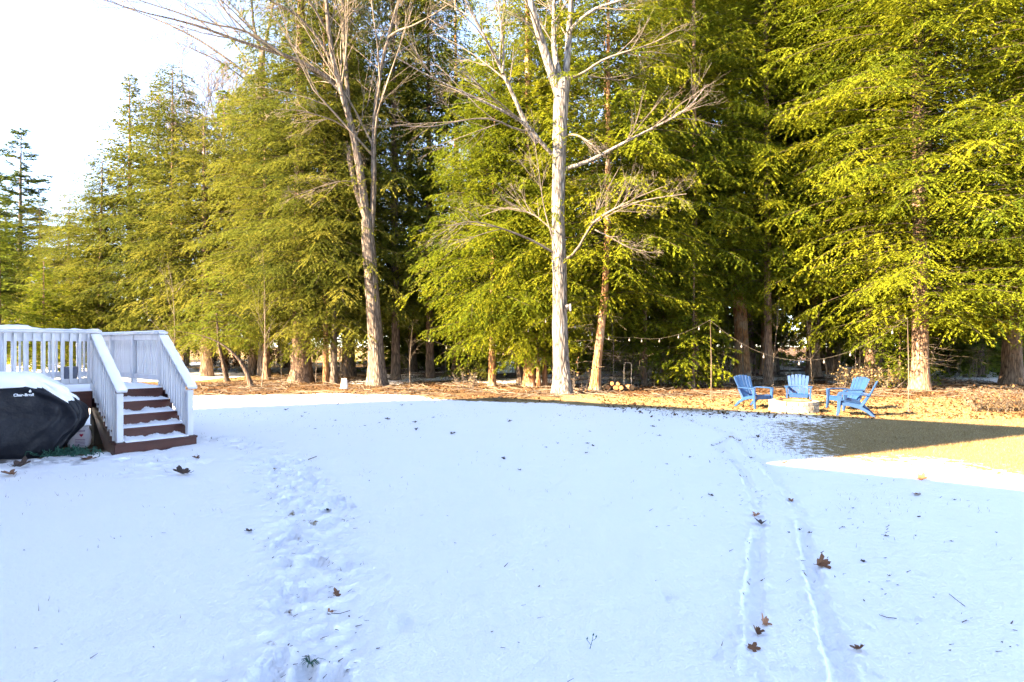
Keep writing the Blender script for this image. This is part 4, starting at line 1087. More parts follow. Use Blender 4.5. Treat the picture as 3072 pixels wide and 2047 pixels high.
# deeper rows
GRP = 'shaded hemlocks deep in the wood'
ZONES = [(350, 'the deck'), (560, 'the steps'), (760, 'the twin stemmed tree'), (930, 'the massive hemlock butt'), (1080, 'the white marker'), (1240, 'the forked trunk'), (1440, 'the dark opening'), (1640, 'the centre clump'), (1740, 'the pale oak'), (1880, 'the orange trunk'), (2050, 'the log rack'), (2180, 'the left light pole'), (2330, 'the left blue chair'), (2480, 'the middle blue chair'), (2680, 'the right pair of chairs'), (2850, 'the flared trunk'), (3000, 'the right-hand gap'), (9999, 'the right edge trunk')]
SEEN = {}
def zone_label(kind, x, y):
    px = 1536+F*x/y; zn = next(n_ for lim, n_ in ZONES if px < lim)
    row = 'in the near row' if y < 27 else 'a little farther in' if y < 33 else 'in the middle distance' if y < 39 else 'far back' if y < 47 else 'in the farthest row'
    lab = kind+' behind '+zn+', '+row
    SEEN[lab] = SEEN.get(lab, 0)+1
    return lab if SEEN[lab] == 1 else kind+' behind '+zn+', '+['a second one', 'a third one', 'a fourth one', 'a fifth one', 'a sixth one', 'a seventh one'][min(5, SEEN[lab]-2)]+' '+row
rr_ = random.Random(5)
spots = []
for Y, step, j in ((35, 4.1, .9), (42, 4.4, 1.2), (52, 5.2, 1.6)):
    x = -14.5 if Y < 40 else (-19 if Y < 50 else -24)
    while x < Y*.86+3:
        spots.append((x+rr_.uniform(-j, j), Y+rr_.uniform(-2, 2))); x += step
for x, y in spots:
    px = 1536+F*x/y
    if 1255 < px < 1400 and y > 38: continue
    cap = (CH+(770 if px < 830 else 2000)*y/F)/24
    place_conifer('deep', zone_label('shaded hemlock', x, y), x, y, sc=rr_.uniform(.85, 1.12), sz=min(cap, rr_.uniform(.9, 1.2)), tr=rr_.uniform(.16, .3), barkm=rr_.choice(['hembark', 'darkbark', 'redbark']), group=GRP)
rb_ = random.Random(9)
for px, Y in ((2850, 34), (2945, 31.5), (3060, 36), (2700, 38), (1330, 41), (1250, 45), (1395, 48), (1180, 40), (2130, 38), (1880, 40)):
    x = (px-1536)*Y/F
    place_conifer('bush', zone_label('dense low hemlock', x, Y), x, Y, sc=1.0, sz=rb_.uniform(.5, .8), tr=.14, barkm='darkbark', group='dense low hemlocks deep in the wood')
for k in range(34):
    Y = rb_.uniform(37, 62); x = rb_.uniform(-.30*Y, .86*Y)
    place_conifer('bush', zone_label('dense low hemlock', x, Y), x, Y, sc=rb_.uniform(.85, 1.2), sz=rb_.uniform(.7, 1.15), tr=.14, barkm='darkbark', group='dense low hemlocks deep in the wood')
for px, Y, s in ((20, 56, .62), (120, 62, .60), (210, 60, .6), (290, 55, .62), (-60, 60, .6)):
    px_conifer('deep', ['far conifer behind the left pine', 'far conifer left of the pointed pair', 'far conifer nearest the pointed pair', 'far conifer at the foot of the pointed pair', 'far conifer at the left edge'][[20, 120, 210, 290, -60].index(px)]+' beyond the clearing', px, Y, sc=.95, sz=s, tr=.2, group='far conifers beyond the clearing')

# ------------------------------------------------------------------ bare trees
def bare_tree(name, label, trunk_pts, trunk_rad, limbs, bm, tm, levels, seed, extra=0, flare=.5, sides=26, umin=.25, rmin=.003):
    """trunk_pts/limbs in world coordinates; limbs: list of (pts, r0, r1)"""
    o = np.array([trunk_pts[0][0], trunk_pts[0][1], 0.0])
    t = thing(name, label, 'tree', tuple(o))
    V, Q = trunk_mesh(np.array(trunk_pts)-o, trunk_rad, sides=sides, seed=seed, ridge=.07, flare=flare)
    mk('trunk', V, Q, M[bm], t, smooth=True)
    r = np.random.default_rng(seed)
    Ps = []; Rs = []
    for pts, r0, r1 in limbs:
        pts = np.array(pts)-o
        n_ = len(pts)
        C, R = resample(pts, np.linspace(r0, r1, n_), 12)
        if r0 > .055:
            b = batch_tubes(C[None], R[None], 10); mk('limb', *b, M[bm], t, smooth=True)
        else:
            b = batch_tubes(C[None], R[None], 6); mk('limb', *b, M[tm], t, smooth=True)
        Ps.append(C); Rs.append(R)
    P = np.array(Ps); R = np.array(Rs); parts = []
    for (per, ratio, ang, up) in levels:
        P, R = grow_level(P, R, r, per, ratio, ang, up, K=5 if len(parts) < 2 else 4, umin=umin, rmin=rmin)
        parts.append(batch_tubes(P, R, 4 if len(parts) == 0 else 3)); umin = .15
    V, Q = merge(parts); mk('twigs', V, Q, M[tm], t, kind='stuff')
    return t, P

def L3(pxs, Y, dep=0.0, r=None):
    """pixel polyline at distance Y, drifting dep metres in depth towards its end"""
    n_ = len(pxs); return [wp(a, b, Y+dep*(i/(n_-1))**1.2) for i, (a, b) in enumerate(pxs)]
YO = 20.7
oak_tr = [np.array([*gp(1688, 1183), -.1])]+L3([(1684, 1100), (1679, 950), (1679, 800), (1674, 650), (1677, 500), (1679, 400), (1683, 300), (1690, 240)], YO)
oak_rad = [.30, .262, .245, .235, .21, .22, .235, .25, .24]
oak_limbs = [
    (L3([(1680, 290), (1655, 220), (1632, 150), (1612, 85), (1592, 10), (1570, -120), (1560, -260)], YO, -1.0), .175, .07),
    (L3([(1692, 280), (1701, 200), (1706, 110), (1712, 20), (1722, -110), (1735, -260)], YO, .8), .135, .06),
    (L3([(1688, 260), (1660, 160), (1661, 80), (1662, 0), (1650, -140)], YO, 1.5), .11, .05),
    (L3([(1655, 462), (1625, 440), (1598, 385), (1555, 355), (1490, 325), (1420, 290), (1350, 260), (1260, 215), (1185, 172)], YO, -2.0), .075, .012),
    (L3([(1612, 430), (1575, 375), (1548, 300), (1508, 225), (1500, 190), (1452, 110), (1405, 25), (1370, -60)], YO, -1.2), .085, .02),
    (L3([(1508, 222), (1512, 150), (1500, 60), (1490, -40)], YO-.6, .6), .05, .02),
    (L3([(1600, 390), (1560, 400), (1480, 350), (1380, 362), (1290, 385), (1180, 375)], YO, -2.5), .04, .008),
    (L3([(1695, 507), (1760, 490), (1830, 450), (1890, 420), (1960, 383), (2060, 335), (2120, 255)], YO, -2.2), .075, .012),
    (L3([(1693, 408), (1728, 403), (1770, 428), (1802, 462)], YO, -1.0), .04, .03),
    (L3([(1710, 92), (1745, 55), (1790, 22), (1870, 0), (1960, -40)], YO, -1.5), .075, .02),
    (L3([(1700, 240), (1765, 215), (1785, 188), (1860, 160), (1960, 132), (2030, 90)], YO, -1.8), .05, .01),
    (L3([(1700, 230), (1780, 230), (1870, 245), (1930, 215)], YO, 1.0), .035, .008),
    (L3([(1690, 782), (1722, 770), (1748, 720), (1782, 655), (1850, 622), (1950, 596), (2060, 582)], YO, -2.4), .055, .009),
    (L3([(1775, 672), (1820, 640), (1900, 598), (1990, 560)], YO-1.0, -1.2), .03, .008),
    (L3([(1785, 690), (1832, 712), (1880, 742), (1960, 760)], YO-1.0, -.6), .028, .007),
    (L3([(1672, 765), (1600, 722), (1520, 690), (1420, 660), (1330, 682)], YO, -2.0), .045, .008),
    (L3([(1668, 700), (1600, 640), (1520, 620), (1440, 650)], YO, 1.2), .035, .007),
    (L3([(1670, 760), (1630, 620), (1615, 500), (1600, 400)], YO-.5, -.5), .022, .008),
]
oak, tips = bare_tree('oak_tree', 'big pale oak with a bright straight trunk and bare spreading limbs in the centre', oak_tr, oak_rad, oak_limbs, 'oakbark', 'twigpale',
                      [(8, .55, .60, .08), (5, .6, .55, .05), (3, .6, .55, .03)], 5, flare=.42)
# lichen ring and old stub on the trunk
MB().tube([(oak_tr[3][0]-oak_tr[0][0]+.20, -.12, wp(1700, 925, YO)[2]), (oak_tr[3][0]-oak_tr[0][0]+.31, -.16, wp(1712, 918, YO)[2]), (oak_tr[3][0]-oak_tr[0][0]+.33, -.17, wp(1712, 935, YO)[2])], [.10, .075, .03], 8).build('burl', M['oakbark'], oak, smooth=True)

YF = 24.9
fk_tr = [np.array([*gp(1135, 1157), -.1])]+L3([(1130, 1080), (1122, 950), (1115, 850), (1106, 740), (1100, 660)], YF)
fk_limbs = [
    (L3([(1108, 720), (1092, 600), (1078, 490), (1062, 410), (1044, 330), (1012, 245), (998, 180), (985, 90), (978, 0), (970, -150)], YF, -.6), .18, .06),
    (L3([(1112, 700), (1124, 590), (1122, 500), (1118, 430), (1122, 365), (1130, 285), (1140, 200), (1165, 112), (1188, 35), (1210, -50), (1240, -160)], YF, .8), .125, .045),
    (L3([(1092, 640), (1066, 560), (1048, 480), (1046, 440)], YF, .5), .13, .09),
    (L3([(1046, 330), (1040, 240), (1032, 120), (1028, 0), (1020, -120)], YF, 1.2), .10, .04),
    (L3([(1008, 250), (960, 222), (930, 190), (850, 165), (800, 150), (700, 120), (640, 92), (545, 60), (430, 42), (300, -5)], YF, -4.0), .10, .012),
    (L3([(850, 166), (790, 120), (720, 82), (640, 78), (540, 38), (440, 10), (360, -20)], YF-1.4, -2.5), .05, .01),
    (L3([(1000, 200), (960, 120), (900, 50), (830, 10), (760, -20)], YF, -2.0), .07, .02),
    (L3([(990, 110), (940, 20), (890, -60)], YF, -1.5), .06, .02),
    (L3([(1166, 112), (1195, 90), (1230, 82), (1300, 45), (1350, 10)], YF, -1.8), .05, .012),
    (L3([(1170, 110), (1190, 100), (1188, 60), (1195, 10)], YF, -.6), .035, .012),
    (L3([(1062, 400), (1000, 360), (900, 330), (820, 330)], YF, -2.0), .035, .008),
    (L3([(1100, 560), (1040, 540), (960, 560), (880, 590)], YF, -1.6), .03, .007),
]
bare_tree('maple_tree', 'grey forked tree with a leaning trunk and limbs sweeping to the upper left', fk_tr, [.37, .32, .28, .27, .27, .22], fk_limbs, 'maplebark', 'twig',
          [(10, .46, .66, .10), (6, .55, .6, .05), (4, .6, .6, .03)], 6, flare=.35)
# taller bare trees behind
YB = 33
bare_tree('maple_tree', 'bare tree with dark limbs fanning against the sky above the pointed conifers', L3([(792, 1130), (790, 700), (786, 420), (780, 250), (788, 160)], YB), [.30, .26, .22, .19, .14],
          [(L3([(786, 260), (700, 190), (600, 120), (510, 75), (430, 42), (320, 2)], YB, -1.5), .075, .012), (L3([(784, 300), (740, 240), (650, 180), (540, 130)], YB, -1.0), .06, .012),
           (L3([(788, 170), (760, 80), (755, 0), (750, -80)], YB), .09, .03), (L3([(788, 165), (805, 90), (820, 10), (830, -80)], YB), .10, .03), (L3([(760, 90), (700, 20), (640, -40)], YB, -.8), .05, .015),
           (L3([(786, 330), (850, 250), (900, 160), (930, 80)], YB, 1), .06, .015), (L3([(780, 240), (690, 110), (620, 40), (560, -30)], YB, 1.0), .055, .012)],
          'maplebark', 'twig', [(9, .38, .8, .14), (7, .5, .75, .10), (4, .55, .7, .05)], 8, flare=.3, sides=16, rmin=.006)
for i, (px, Y, hpx, sp) in enumerate([(560, 47, 90, 1), (640, 50, 60, 1), (710, 46, 130, 1), (500, 52, 190, 1)]):
    base_ = np.array([(px-1536)*Y/F, Y, -.1]); top = wp(px+20, hpx, Y)
    tr = [base_, base_*.6+top*.4, base_*.35+top*.65]
    lm = []
    rg_ = random.Random(i+40)
    for k in range(9):
        s = tr[2]*(1-k/30)+base_*(k/30); a = rg_.uniform(-1, 1)
        lm.append(([s, s+np.array([a*.9, rg_.uniform(-.6, .6), 2.2]), s+np.array([a*2.2, rg_.uniform(-1.2, 1.2), 4.6]), s+np.array([a*3.1, rg_.uniform(-1.5, 1.5), 6.6])], .06, .012))
    bare_tree('birch_tree', ['pale grey twiggy tree behind the pointed conifers, left of the middle', 'pale grey twiggy tree in the middle of the bare group on the skyline', 'pale grey twiggy tree next to the dark fanning limbs', 'leftmost pale grey twiggy tree of the bare group on the skyline'][i],
              tr, [.2, .15, .09], lm, 'maplebark', 'twigpale', [(9, .45, .6, .35), (6, .55, .6, .3), (4, .55, .6, .2)], 60+i, flare=.2, sides=10, rmin=.011)
for i, (pts, Y, r0, lab) in enumerate([([(1470, 1125), (1482, 600), (1490, 420), (1505, 200), (1516, -60)], 36, .20, 'slim pale trunk behind and left of the oak top'), ([(1560, 1125), (1572, 500), (1580, 330), (1592, 120), (1590, -60)], 34, .22, 'pale ridged trunk close left of the oak fork'),
                                        ([(2255, 1120), (2225, 620), (2170, 320), (2125, 120), (2100, -40)], 36, .26, 'leaning grey trunk high up above the left light pole'), ([(2330, 1115), (2300, 700), (2280, 400), (2270, 150)], 38, .17, 'straight grey trunk high up behind the middle chair')]):
    tr = L3(pts, Y); lm = []
    rg_ = random.Random(i+80)
    for k in range(8):
        u = rg_.uniform(.45, .98); s = resample(tr, [1]*len(tr), 40)[0][int(u*39)]; a = rg_.uniform(-1, 1)
        lm.append(([s, s+np.array([a*1.2, rg_.uniform(-.8, .4), .5]), s+np.array([a*2.4, rg_.uniform(-1.4, .8), 1.2]), s+np.array([a*3.2, rg_.uniform(-1.5, 1), 2.0])], .035, .008))
    bare_tree('bare_tree', lab, tr, [r0, r0*.85, r0*.75, r0*.6, r0*.5][:len(tr)], lm, 'oakbark' if i < 2 else 'maplebark', 'twig', [(7, .45, .8, .1), (5, .5, .7, .05)], 90+i, flare=.3, sides=14)

# small twin-stemmed tree right of the steps: two leaning dark stems under one hemlock crown
tw = thing('twin_stem_tree', 'small tree with two dark stems leaning left right of the steps', 'tree', (*gp(705, 1150), 0))
o = np.array([*gp(705, 1150), 0])
for k, (pts, r0) in enumerate([([(681, 1143), (672, 1095), (660, 1050), (655, 1020), (650, 940)], .12), ([(757, 1160), (738, 1110), (712, 1070), (672, 1035), (620, 1010), (560, 998), (520, 992)], .10)]):
    Yt = gp(*pts[0])[1]; P3 = np.array(L3(pts, Yt, -.8))-o; P3[0, 2] = -.1
    V, Q = trunk_mesh(P3, np.linspace(r0, .03, len(P3)), sides=14, seed=300+k, flare=.4, fh=.2); mk('stem', V, Q, M['darkbark'], tw, smooth=True)
(Vc, Tc, vc), lb_ = conifer(seed=77, H=3.6, base=.0, R=2.7, nb=70, leaf=(.06, .11), prof=.5, droop=.3)
mk('crown', Vc, Tc, M['needle_dark'], tw, attrs={'var': vc}).location = (-.35, -.3, 1.7)
mk('limbs', *lb_, M['limb'], tw, kind='stuff').location = (-.35, -.3, 1.7)

# ------------------------------------------------------------------ understory
SAP = []
for k in range(5):
    r = np.random.default_rng(200+k); H = r.uniform(2.6, 5.2)
    a = r.normal(0, .12, (6, 2)).cumsum(0)*H*.12
    C, R = resample([(a[i, 0], a[i, 1], H*i/5-.05) for i in range(6)], np.linspace(.022, .004, 6), 10)
    P, RR = C[None], R[None]; parts = [batch_tubes(P, RR, 5)]
    for per, ra, an, up in ((11, .38, .8, .1), (5, .5, .7, .05)):
        P, RR = grow_level(P, RR, r, per, ra, an, up, umin=.2); parts.append(batch_tubes(P, RR, 3))
    SAP.append(mk('sapling', *merge(parts), M['twig'], link=False))
rs = random.Random(11)
for k in range(46):
    Y = rs.uniform(23.5, 33); x = rs.uniform(-4.5, 21) if k < 38 else rs.uniform(-14, -6)
    o_ = put('sapling', SAP[k % 5], None, (x, Y, gz(x, Y)), (0, 0, rs.uniform(0, 6.3)), rs.uniform(.6, 1.1))
    tag(o_, zone_label('thin bare sapling', x, Y), 'sapling', 'bare saplings under the trees')
# brown thicket left, right of the deck, holding its dry leaves
def thicket(name, label, cx, cy, w_, d_, h, n, seed, leafn, mat='dryleaf', twm='twig', lsz=(.05, .10)):
    r = np.random.default_rng(seed); t = thing(name, label, 'shrub', (cx, cy, gz(cx, cy)))
    x = r.uniform(-w_/2, w_/2, n); y = r.uniform(-d_/2, d_/2, n); hh = h*r.uniform(.5, 1.1, n)
    P = np.zeros((n, 5, 3)); lx, ly = r.normal(0, .25, n), r.normal(0, .25, n)
    for k in range(5):
        q = k/4; P[:, k] = np.stack([x+lx*hh*q*q+r.normal(0, .03, n), y+ly*hh*q*q, hh*q-.03], -1)
    R = .010*(1.1-np.linspace(0, 1, 5))[None]*np.ones((n, 1))
    P2, R2 = grow_level(P, R, r, 4, .45, .7, .12, K=4); P3, R3 = grow_level(P2, R2, r, 3, .5, .7, .1, K=3)
    mk('stems', *merge([batch_tubes(P, R, 3), batch_tubes(P2, R2, 3), batch_tubes(P3, R3, 3)]), M[twm], t, kind='stuff')
    if leafn:
        c = P3.reshape(-1, 3)[r.integers(0, P3.shape[0]*P3.shape[1], leafn)]+r.normal(0, .06, (leafn, 3))
        d = r.normal(0, 1, (leafn, 3)); d /= np.linalg.norm(d, axis=1, keepdims=True); s = np.cross(d, r.normal(0, 1, (leafn, 3))); s /= np.linalg.norm(s, axis=1, keepdims=True)
        l_ = r.uniform(*lsz, leafn)[:, None]
        V = np.stack([c, c+d*l_*.5+s*l_*.3, c+d*l_, c+d*l_*.5-s*l_*.3], 1)
        mk('dry_leaves', V.reshape(-1, 3), np.arange(leafn*4).reshape(-1, 4), M[mat], t, attrs={'var': np.repeat(np.clip(r.normal(.5, .22, leafn), 0, 1), 4)}, kind='stuff')
    return t
for px, Y, w_, h, lab in ((610, 39, 5.5, 2.6, 'brown leafy thicket in the sun just right of the steps'), (420, 43, 5, 2.4, 'brown leafy thicket behind the side railing of the deck'), (750, 38, 4.5, 2.0, 'brown leafy thicket behind the twin stemmed tree'), (860, 40, 4, 1.8, 'brown leafy thicket behind the massive hemlock butt'), (40, 50, 5, 2.6, 'brown leafy thicket left of the fence behind the railing'), (150, 53, 5, 2.2, 'brown leafy thicket above the dark fence')):
    thicket('brown_thicket', lab, (px-1536)*Y/F, Y, w_, 2.2, h, 46, px, 2600, lsz=(.08, .15))
thicket('dry_brush', 'pale dry brush at the foot of the flared hemlock trunk', (2610-1536)*23.6/F, 23.6, 2.4, .8, .75, 70, 5, 700, 'straw', 'twigpale', (.05, .12))
for px, Y, w_, h, lab in ((2010, 24.6, 3.0, 1.3, 'tangled bare brush left of the left light pole'), (2200, 25.2, 3.2, 1.5, 'tangled bare brush behind the left blue chair'), (2420, 25.8, 3.0, 1.3, 'tangled bare brush behind the middle blue chair'), (2870, 26.0, 3.2, 1.6, 'tangled bare brush in the gap right of the flared trunk'), (1330, 30, 4.0, 1.2, 'tangled bare brush in the dark opening'), (1860, 26.2, 2.4, 1.4, 'tangled bare brush behind the log rack')):
    thicket('bare_brush', lab, (px-1536)*Y/F, Y, w_, 1.6, h, 26, px+1, 0)
thicket('dry_brush', 'bare grey brush at the foot of the pale oak', (1735-1536)*21.4/F, 21.4, 1.0, .6, .9, 16, 6, 40, 'dryleaf', 'twigpale')
thicket('dry_brush', 'low dry weed clump on the litter left of the centre clump', (1402-1536)*22.8/F, 22.8, .7, .3, .55, 18, 9, 60, 'straw', 'twigpale')
thicket('dry_brush', 'tangled reddish brush pile at the right edge of the lawn', (3010-1536)*15.2/F, 15.2, 1.7, .7, .42, 80, 7, 900, 'dryleaf', 'twig', (.04, .09))

# ------------------------------------------------------------------ uncountable ground cover
def sample_cover(n, x0, x1, y0, y1, cond, seed):
    r = np.random.default_rng(seed); x = r.uniform(x0, x1, n); y = r.uniform(y0, y1, n)
    i = np.clip(np.searchsorted(ys, y), 0, ny-1); j = np.clip(np.searchsorted(xs, x), 0, nx-1)
    s, l_, z = SN[i, j], LT[i, j], GZ[i, j]
    k = cond(x, y, s, l_, r); return x[k], y[k], z[k], r
# dry lawn blades
def blades(name, x, y, z, r, h, wd, mat, label, cat):
    n = len(x); a = r.uniform(0, 2*PI, n); hh = r.uniform(*h, n); ln = r.uniform(.2, 1.1, n)*hh
    b = np.stack([x, y, z-.004], -1); sd = np.stack([np.cos(a+1.57), np.sin(a+1.57), np.zeros(n)], -1)*(r.uniform(*wd, n)/2)[:, None]
    tip = b+np.stack([np.cos(a)*ln, np.sin(a)*ln, hh], -1)
    V = np.stack([b-sd, b+sd, tip], 1)
    return tag(mk(name, V.reshape(-1, 3), np.arange(3*n).reshape(-1, 3), M[mat], attrs={'var': np.repeat(np.clip(r.normal(.5, .2, n), 0, 1), 3)}), label, cat, kind='stuff')
x, y, z, r = sample_cover(230000, 3.4, 14.5, 6.8, 19.5, lambda x, y, s, l_, r: (r.random(len(x)) > s*1.35+.02) & (r.random(len(x)) < np.clip(1.35-y/17, .25, 1)), 21)
blades('lawn_grass', x, y, z, r, (.02, .05), (.004, .009), 'straw', 'short straw coloured lawn grass where the snow has melted', 'grass')
x, y, z, r = sample_cover(52000, -6, 7.5, 2.8, 15.5, lambda x, y, s, l_, r: (s > .3) & (r.random(len(x)) < np.clip((fbm(x*2.2, y*2.2)-.54)*2.2, 0, 1)*np.clip(.10+.5*(x > 3)*(y > 5)+.25*(x < -2), 0, 1)), 22)
blades('grass_tips', x, y, z, r, (.015, .05), (.003, .006), 'straw', 'sparse grass tips poking through the snow', 'grass')
# dark specks of bark and needles on the snow
x, y, z, r = sample_cover(26000, -7.5, 9.5, 2.8, 18, lambda x, y, s, l_, r: (s > .4) & (r.random(len(x)) < np.clip((fbm(x*1.3+7, y*1.3)-.48)*3, 0.02, 1)*np.where((x > 2) | (y > 12), .5, .12)), 27)
trm = np.array([tr_mask[min(np.searchsorted(ys, b), ny-1), min(np.searchsorted(xs, a), nx-1)] for a, b in zip(x, y)])
x2, y2, z2, r = sample_cover(60000, -7, 0, 2.8, 11, lambda x, y, s, l_, r: r.random(len(x)) < .12*tr_mask[np.clip(np.searchsorted(ys, y), 0, ny-1), np.clip(np.searchsorted(xs, x), 0, nx-1)]*np.clip((fbm(x*3, y*3)-.45)*6, 0, 1), 28)
x, y, z = np.concatenate([x, x2]), np.concatenate([y, y2]), np.concatenate([z, z2]); n = len(x)
a = r.normal(0, .6, n); l_ = r.uniform(.008, .04, n)[:, None]; wd = r.uniform(.003, .007, n)[:, None]
d = np.stack([np.cos(a), np.sin(a), r.normal(.15, .3, n)], -1); sd = np.stack([-np.sin(a), np.cos(a), np.zeros(n)], -1); c = np.stack([x, y, z+.004], -1)
V = np.stack([c-sd*wd, c+sd*wd, c+d*l_+sd*wd*.4, c+d*l_-sd*wd*.4], 1)
tag(mk('bark_specks', V.reshape(-1, 3), np.arange(4*n).reshape(-1, 4), M['darkleaf']), 'dark specks of bark and needles strewn on the snow', 'specks', kind='stuff')
# leaf litter
def leaf_quads(name, x, y, z, r, size, mat, label):
    n = len(x); a = r.uniform(0, 2*PI, n); tilt = r.normal(0, .45, (n, 2)); l_ = r.uniform(*size, n)
    d = np.stack([np.cos(a), np.sin(a), tilt[:, 0]], -1); s = np.stack([-np.sin(a), np.cos(a), tilt[:, 1]], -1)*.55
    c = np.stack([x, y, z+.012], -1); l_ = l_[:, None]/2
    V = np.stack([c-d*l_, c+s*l_-d*l_*.2, c+d*l_+np.array([0, 0, .01]), c-s*l_+d*l_*.2], 1)
    return tag(mk(name, V.reshape(-1, 3), np.arange(4*n).reshape(-1, 4), M[mat], attrs={'var': np.repeat(np.clip(r.normal(.45, .22, n), 0, 1), 4)}), label, 'leaf litter', kind='stuff')
x, y, z, r = sample_cover(60000, -14, 20, 15.5, 33, lambda x, y, s, l_, r: (r.random(len(x)) < l_*(1-s)*.75) & (r.random(len(x)) < np.clip(fbm(x*.9, y*1.4)*2.2-.5, .1, 1)), 23)
leaf_quads('leaf_litter', x, y, z, r, (.06, .13), 'dryleaf', 'brown fallen leaves covering the ground under the trees')
x, y, z, r = sample_cover(15000, 2.5, 18, 13.5, 22, lambda x, y, s, l_, r: (r.random(len(x)) < (1-s)*.55), 24)
leaf_quads('lawn_leaves', x, y, z, r, (.05, .12), 'dryleaf', 'pale dry leaves strewn over the sunny straw lawn')
# leaf heap at the right edge
x, y, z, r = sample_cover(5200, 11.2, 14.5, 13.2, 15.6, lambda x, y, s, l_, r: r.random(len(x)) < np.exp(-((x-13.0)/1.1)**2-((y-14.3)/.55)**2), 25)
leaf_quads('leaf_heap', x, y, z+.22*np.exp(-((x-13.0)/.9)**2-((y-14.3)/.45)**2)*r.uniform(0, 1, len(x)), r, (.06, .13), 'dryleaf', 'heap of reddish brown leaves at the right edge of the lawn')
# fallen twigs on the woodland floor
r = np.random.default_rng(31); n = 620
x = r.uniform(-12, 20, n); y = r.uniform(18.5, 33, n); a = r.normal(0, .7, n)+PI*(r.random(n) < .5); l_ = r.uniform(.4, 1.9, n)
P = np.zeros((n, 5, 3)); zz = np.array([gtop(*q) for q in zip(x, y)])
for k in range(5):
    q = k/4-.5; P[:, k] = np.stack([x+np.cos(a)*l_*q+r.normal(0, .03, n), y+np.sin(a)*l_*q+r.normal(0, .03, n), zz+.02+r.uniform(0, .09, n)*(k in (1, 2, 3))+r.uniform(0, .15, n)*(k == 4)], -1)
P2, R2 = grow_level(P, .011*np.ones((n, 5)), r, 2, .4, .6, .06)
tag(mk('fallen_twigs', *merge([batch_tubes(P, .011*np.ones((n, 5)), 3), batch_tubes(P2, R2, 3)]), M['twig']), 'fallen grey twigs strewn under the trees', 'twigs', kind='stuff')

# ------------------------------------------------------------------ leaves and twigs lying on the snow
def leaf_mesh(seed, curl):
    r = random.Random(seed); n = 34; v = [(0, 0, 0)]; f = []
    for i in range(n):
        a = 2*PI*i/n; lob = abs(math.cos(a*2.5+.2))**.8
        rad = (.30+.26*lob+r.uniform(-.05, .05))*(1.15 if math.cos(a) > 0 else .85)
        x, y = rad*math.cos(a)*1.15, rad*math.sin(a)*.95
        v.append((x, y, 0))
    v = [(x, y, curl*(x*x*.55+abs(y)*.75)+.03*math.sin(9*x+seed)+.02*math.sin(13*y)) for x, y, _ in v]
    f = [(0, 1+i, 1+(i+1) % n) for i in range(n)]
    mb = MB().add(v, f)
    mb.tube([(-.28, 0, v[18][2]*.4), (-.62, .04, .10), (-.80, .10, .22)], [.022, .016, .014], 4)
    return mb
LM = {}
for k in range(4):
    for mt in ('deadleaf', 'darkleaf'): LM[(k, mt)] = leaf_mesh(k, (.35, .9, .6, 1.3)[k]).mesh('leaf', M[mt])
def lay(px, py, wpx, label, k=None, mt='deadleaf', group=None, rx=0, ry=0, rz=None, dz=.0):
    x, y = gp(px, py); s = wpx*y/F/1.15; k = random.randrange(4) if k is None else k
    z = gtop(x, y)
    o_ = put('fallen_leaf', LM[(k, mt)], None, (x, y, z+.1*s+dz), (rx, ry, random.uniform(0, 6.3) if rz is None else rz), s)
    tag(o_, label, 'leaf', group or 'dead leaves lying on the snow')
lay(2457, 1712, 46, 'biggest curled brown leaf, lying in the right wheel track', 3, rx=.9, rz=.5, dz=.01)
lay(2290, 1893, 42, 'bright brown lobed leaf, uppermost of three in the near left wheel track', 1, rx=.7, rz=1.0)
lay(2270, 1922, 36, 'brown crumpled leaf, middle of three in the near left wheel track', 3, rx=.4)
lay(2258, 1966, 34, 'tan leaf, lowest of three in the near left wheel track', 0, rx=.5)
lay(2268, 1556, 28, 'small orange brown leaf at the upper left of a pair in the left wheel track', 1)
lay(2284, 1584, 36, 'grey brown curled leaf below the small orange one in the left wheel track', 3, 'darkleaf')
lay(2577, 1970, 44, 'brown lobed leaf lying alone near the lower right corner', 1, rx=.3)
lay(1012, 1795, 40, 'star shaped brown leaf lying beside the trodden path', 0, rx=.5, rz=1.4)
lay(985, 1848, 26, 'thin brown leaf just below the star shaped one', 2, rx=.9)
lay(748, 1606, 24, 'small pale centred leaf alone left of the trodden path', 1, 'darkleaf')
lay(548, 1434, 44, 'dark leaf clump on the snow in front of the steps', 3, 'darkleaf', rx=.4)
lay(988, 1532, 24, 'small brown leaf at the right side of the trodden path', 2, 'darkleaf')
lay(1358, 1311, 20, 'small brown leaf lying alone in the middle of the far snow', 2, 'darkleaf')
lay(1163, 1266, 16, 'tiny dark leaf alone on the far snow below the forked trunk', 1, 'darkleaf')
lay(2766, 1450, 30, 'curled upright leaf at the snow edge on the right', 3, rx=.9)
lay(2752, 1498, 26, 'flat brown leaf on the snow below the curled upright one', 0)
lay(2372, 1512, 22, 'small reddish leaf at the bend of the right wheel track', 1)
lay(2133, 1496, 18, 'small dark leaf left of the wheel tracks', 2, 'darkleaf')
lay(2352, 1402, 20, 'dark leaf at the tip of the sunny wedge', 1, 'darkleaf')
lay(60, 1412, 46, 'brown leaf clump on the trampled snow before the grill', 3, 'darkleaf', rx=.3)
lay(30, 1438, 40, 'large dry leaf near the left edge below the grill', 1, 'deadleaf')
lay(268, 1388, 40, 'olive brown leaf on the trampled snow by the green cord', 0)
lay(590, 1384, 24, 'small tan leaf on the snow right of the steps', 1)
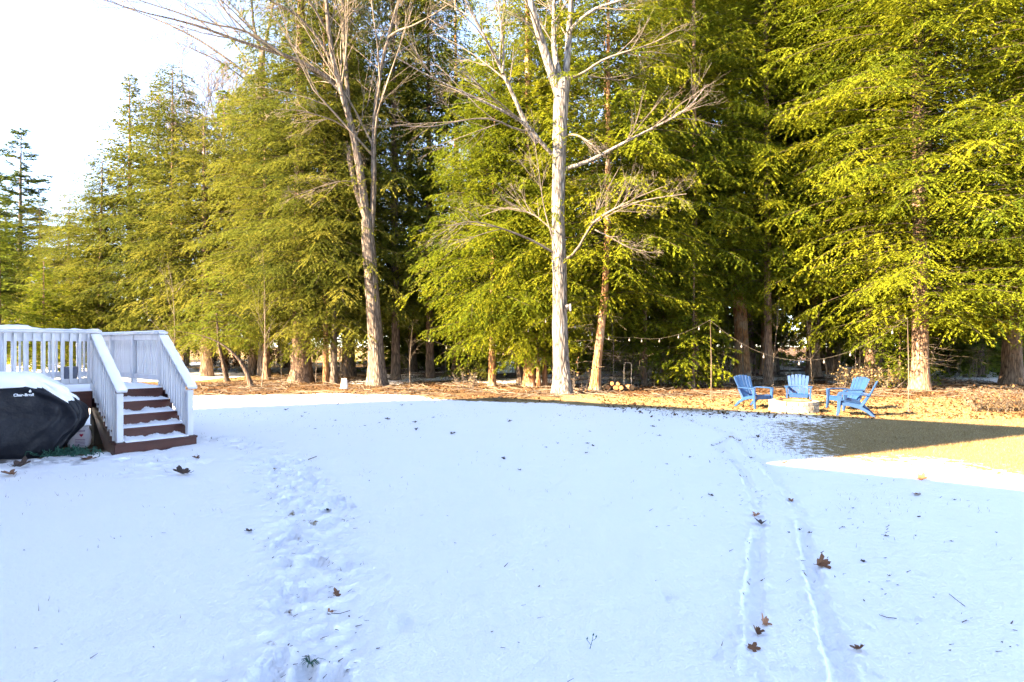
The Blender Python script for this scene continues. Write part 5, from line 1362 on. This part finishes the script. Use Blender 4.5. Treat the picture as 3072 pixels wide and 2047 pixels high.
for i in range(52):
    if i < 16: px, py = random.uniform(640, 1300), random.uniform(1215, 1300)
    elif i < 36: px, py = random.uniform(1500, 2300), random.uniform(1250, 1420)
    else: px, py = random.uniform(2350, 3050), random.uniform(1480, 1800)
    lay(px, py, random.uniform(7, 15), 'tiny dark leaf scrap among many strewn over the shaded snow', None, 'darkleaf', 'tiny leaf scraps strewn on the snow')
def twig(pts, r_, label):
    P = [np.array([*gp(a, b), 0]) for a, b in pts]; o_ = P[0].copy(); o_[2] = gtop(o_[0], o_[1])
    for i, p in enumerate(P): p[2] = gtop(p[0], p[1])+.008+.01*(i % 2)
    tag(MB().tube([tuple(p-o_) for p in P], r_, 5).build('fallen_twig', M['darkbark'], None, loc=tuple(o_)), label, 'twig', 'twigs on the snow')
twig([(2638, 1866), (2660, 1873), (2690, 1876)], .0022, 'straight thin twig on the snow near the right wheel track')
twig([(2848, 1800), (2868, 1822), (2895, 1838)], .0022, 'curved thin twig on the snow at the right')
twig([(980, 1862), (1020, 1858), (1050, 1850)], .002, 'thin twig beside the star shaped leaf')
twig([(925, 1386), (950, 1381)], .006, 'short dark stick on the far trodden snow')
sp = gp(1768, 1965)
spr = thing('weed_sprout', 'little weed sprout poking from the snow at the bottom centre', 'plant', (*sp, gtop(*sp)))
mb = MB(); mb.tube([(0, 0, -.01), (.012, 0, .03), (.02, .004, .065)], [.0018, .0015, .001], 4); mb.tube([(.008, 0, .02), (-.012, .002, .045)], .0012, 4); mb.tube([(.014, 0, .04), (.035, .0, .055)], .0012, 4)
mb.build('stem', M['green'], spr)
mb = MB()
for x_, z_ in ((.02, .065), (-.012, .045), (.035, .055)): mb.add([(x_, 0, z_), (x_+.006, .004, z_+.008), (x_+.004, 0, z_+.018), (x_-.005, -.003, z_+.009)], [(0, 1, 2, 3)])
mb.build('leaves', M['green'], spr)
sp = gp(930, 2010)
spr = thing('weed_sprout', 'flattened dark weed clump in the trodden snow at the bottom left of centre', 'plant', (*sp, gtop(*sp)))
mb = MB()
for k in range(22):
    a = random.uniform(0, 2*PI); l_ = random.uniform(.03, .08); mb.tube([(0, 0, 0), (math.cos(a)*l_*.5, math.sin(a)*l_*.5, .025), (math.cos(a)*l_, math.sin(a)*l_, .012)], [.0022, .002, .001], 4)
mb.build('leaves', M['green'], spr)
print('conifer leaf triangles', cnt_)
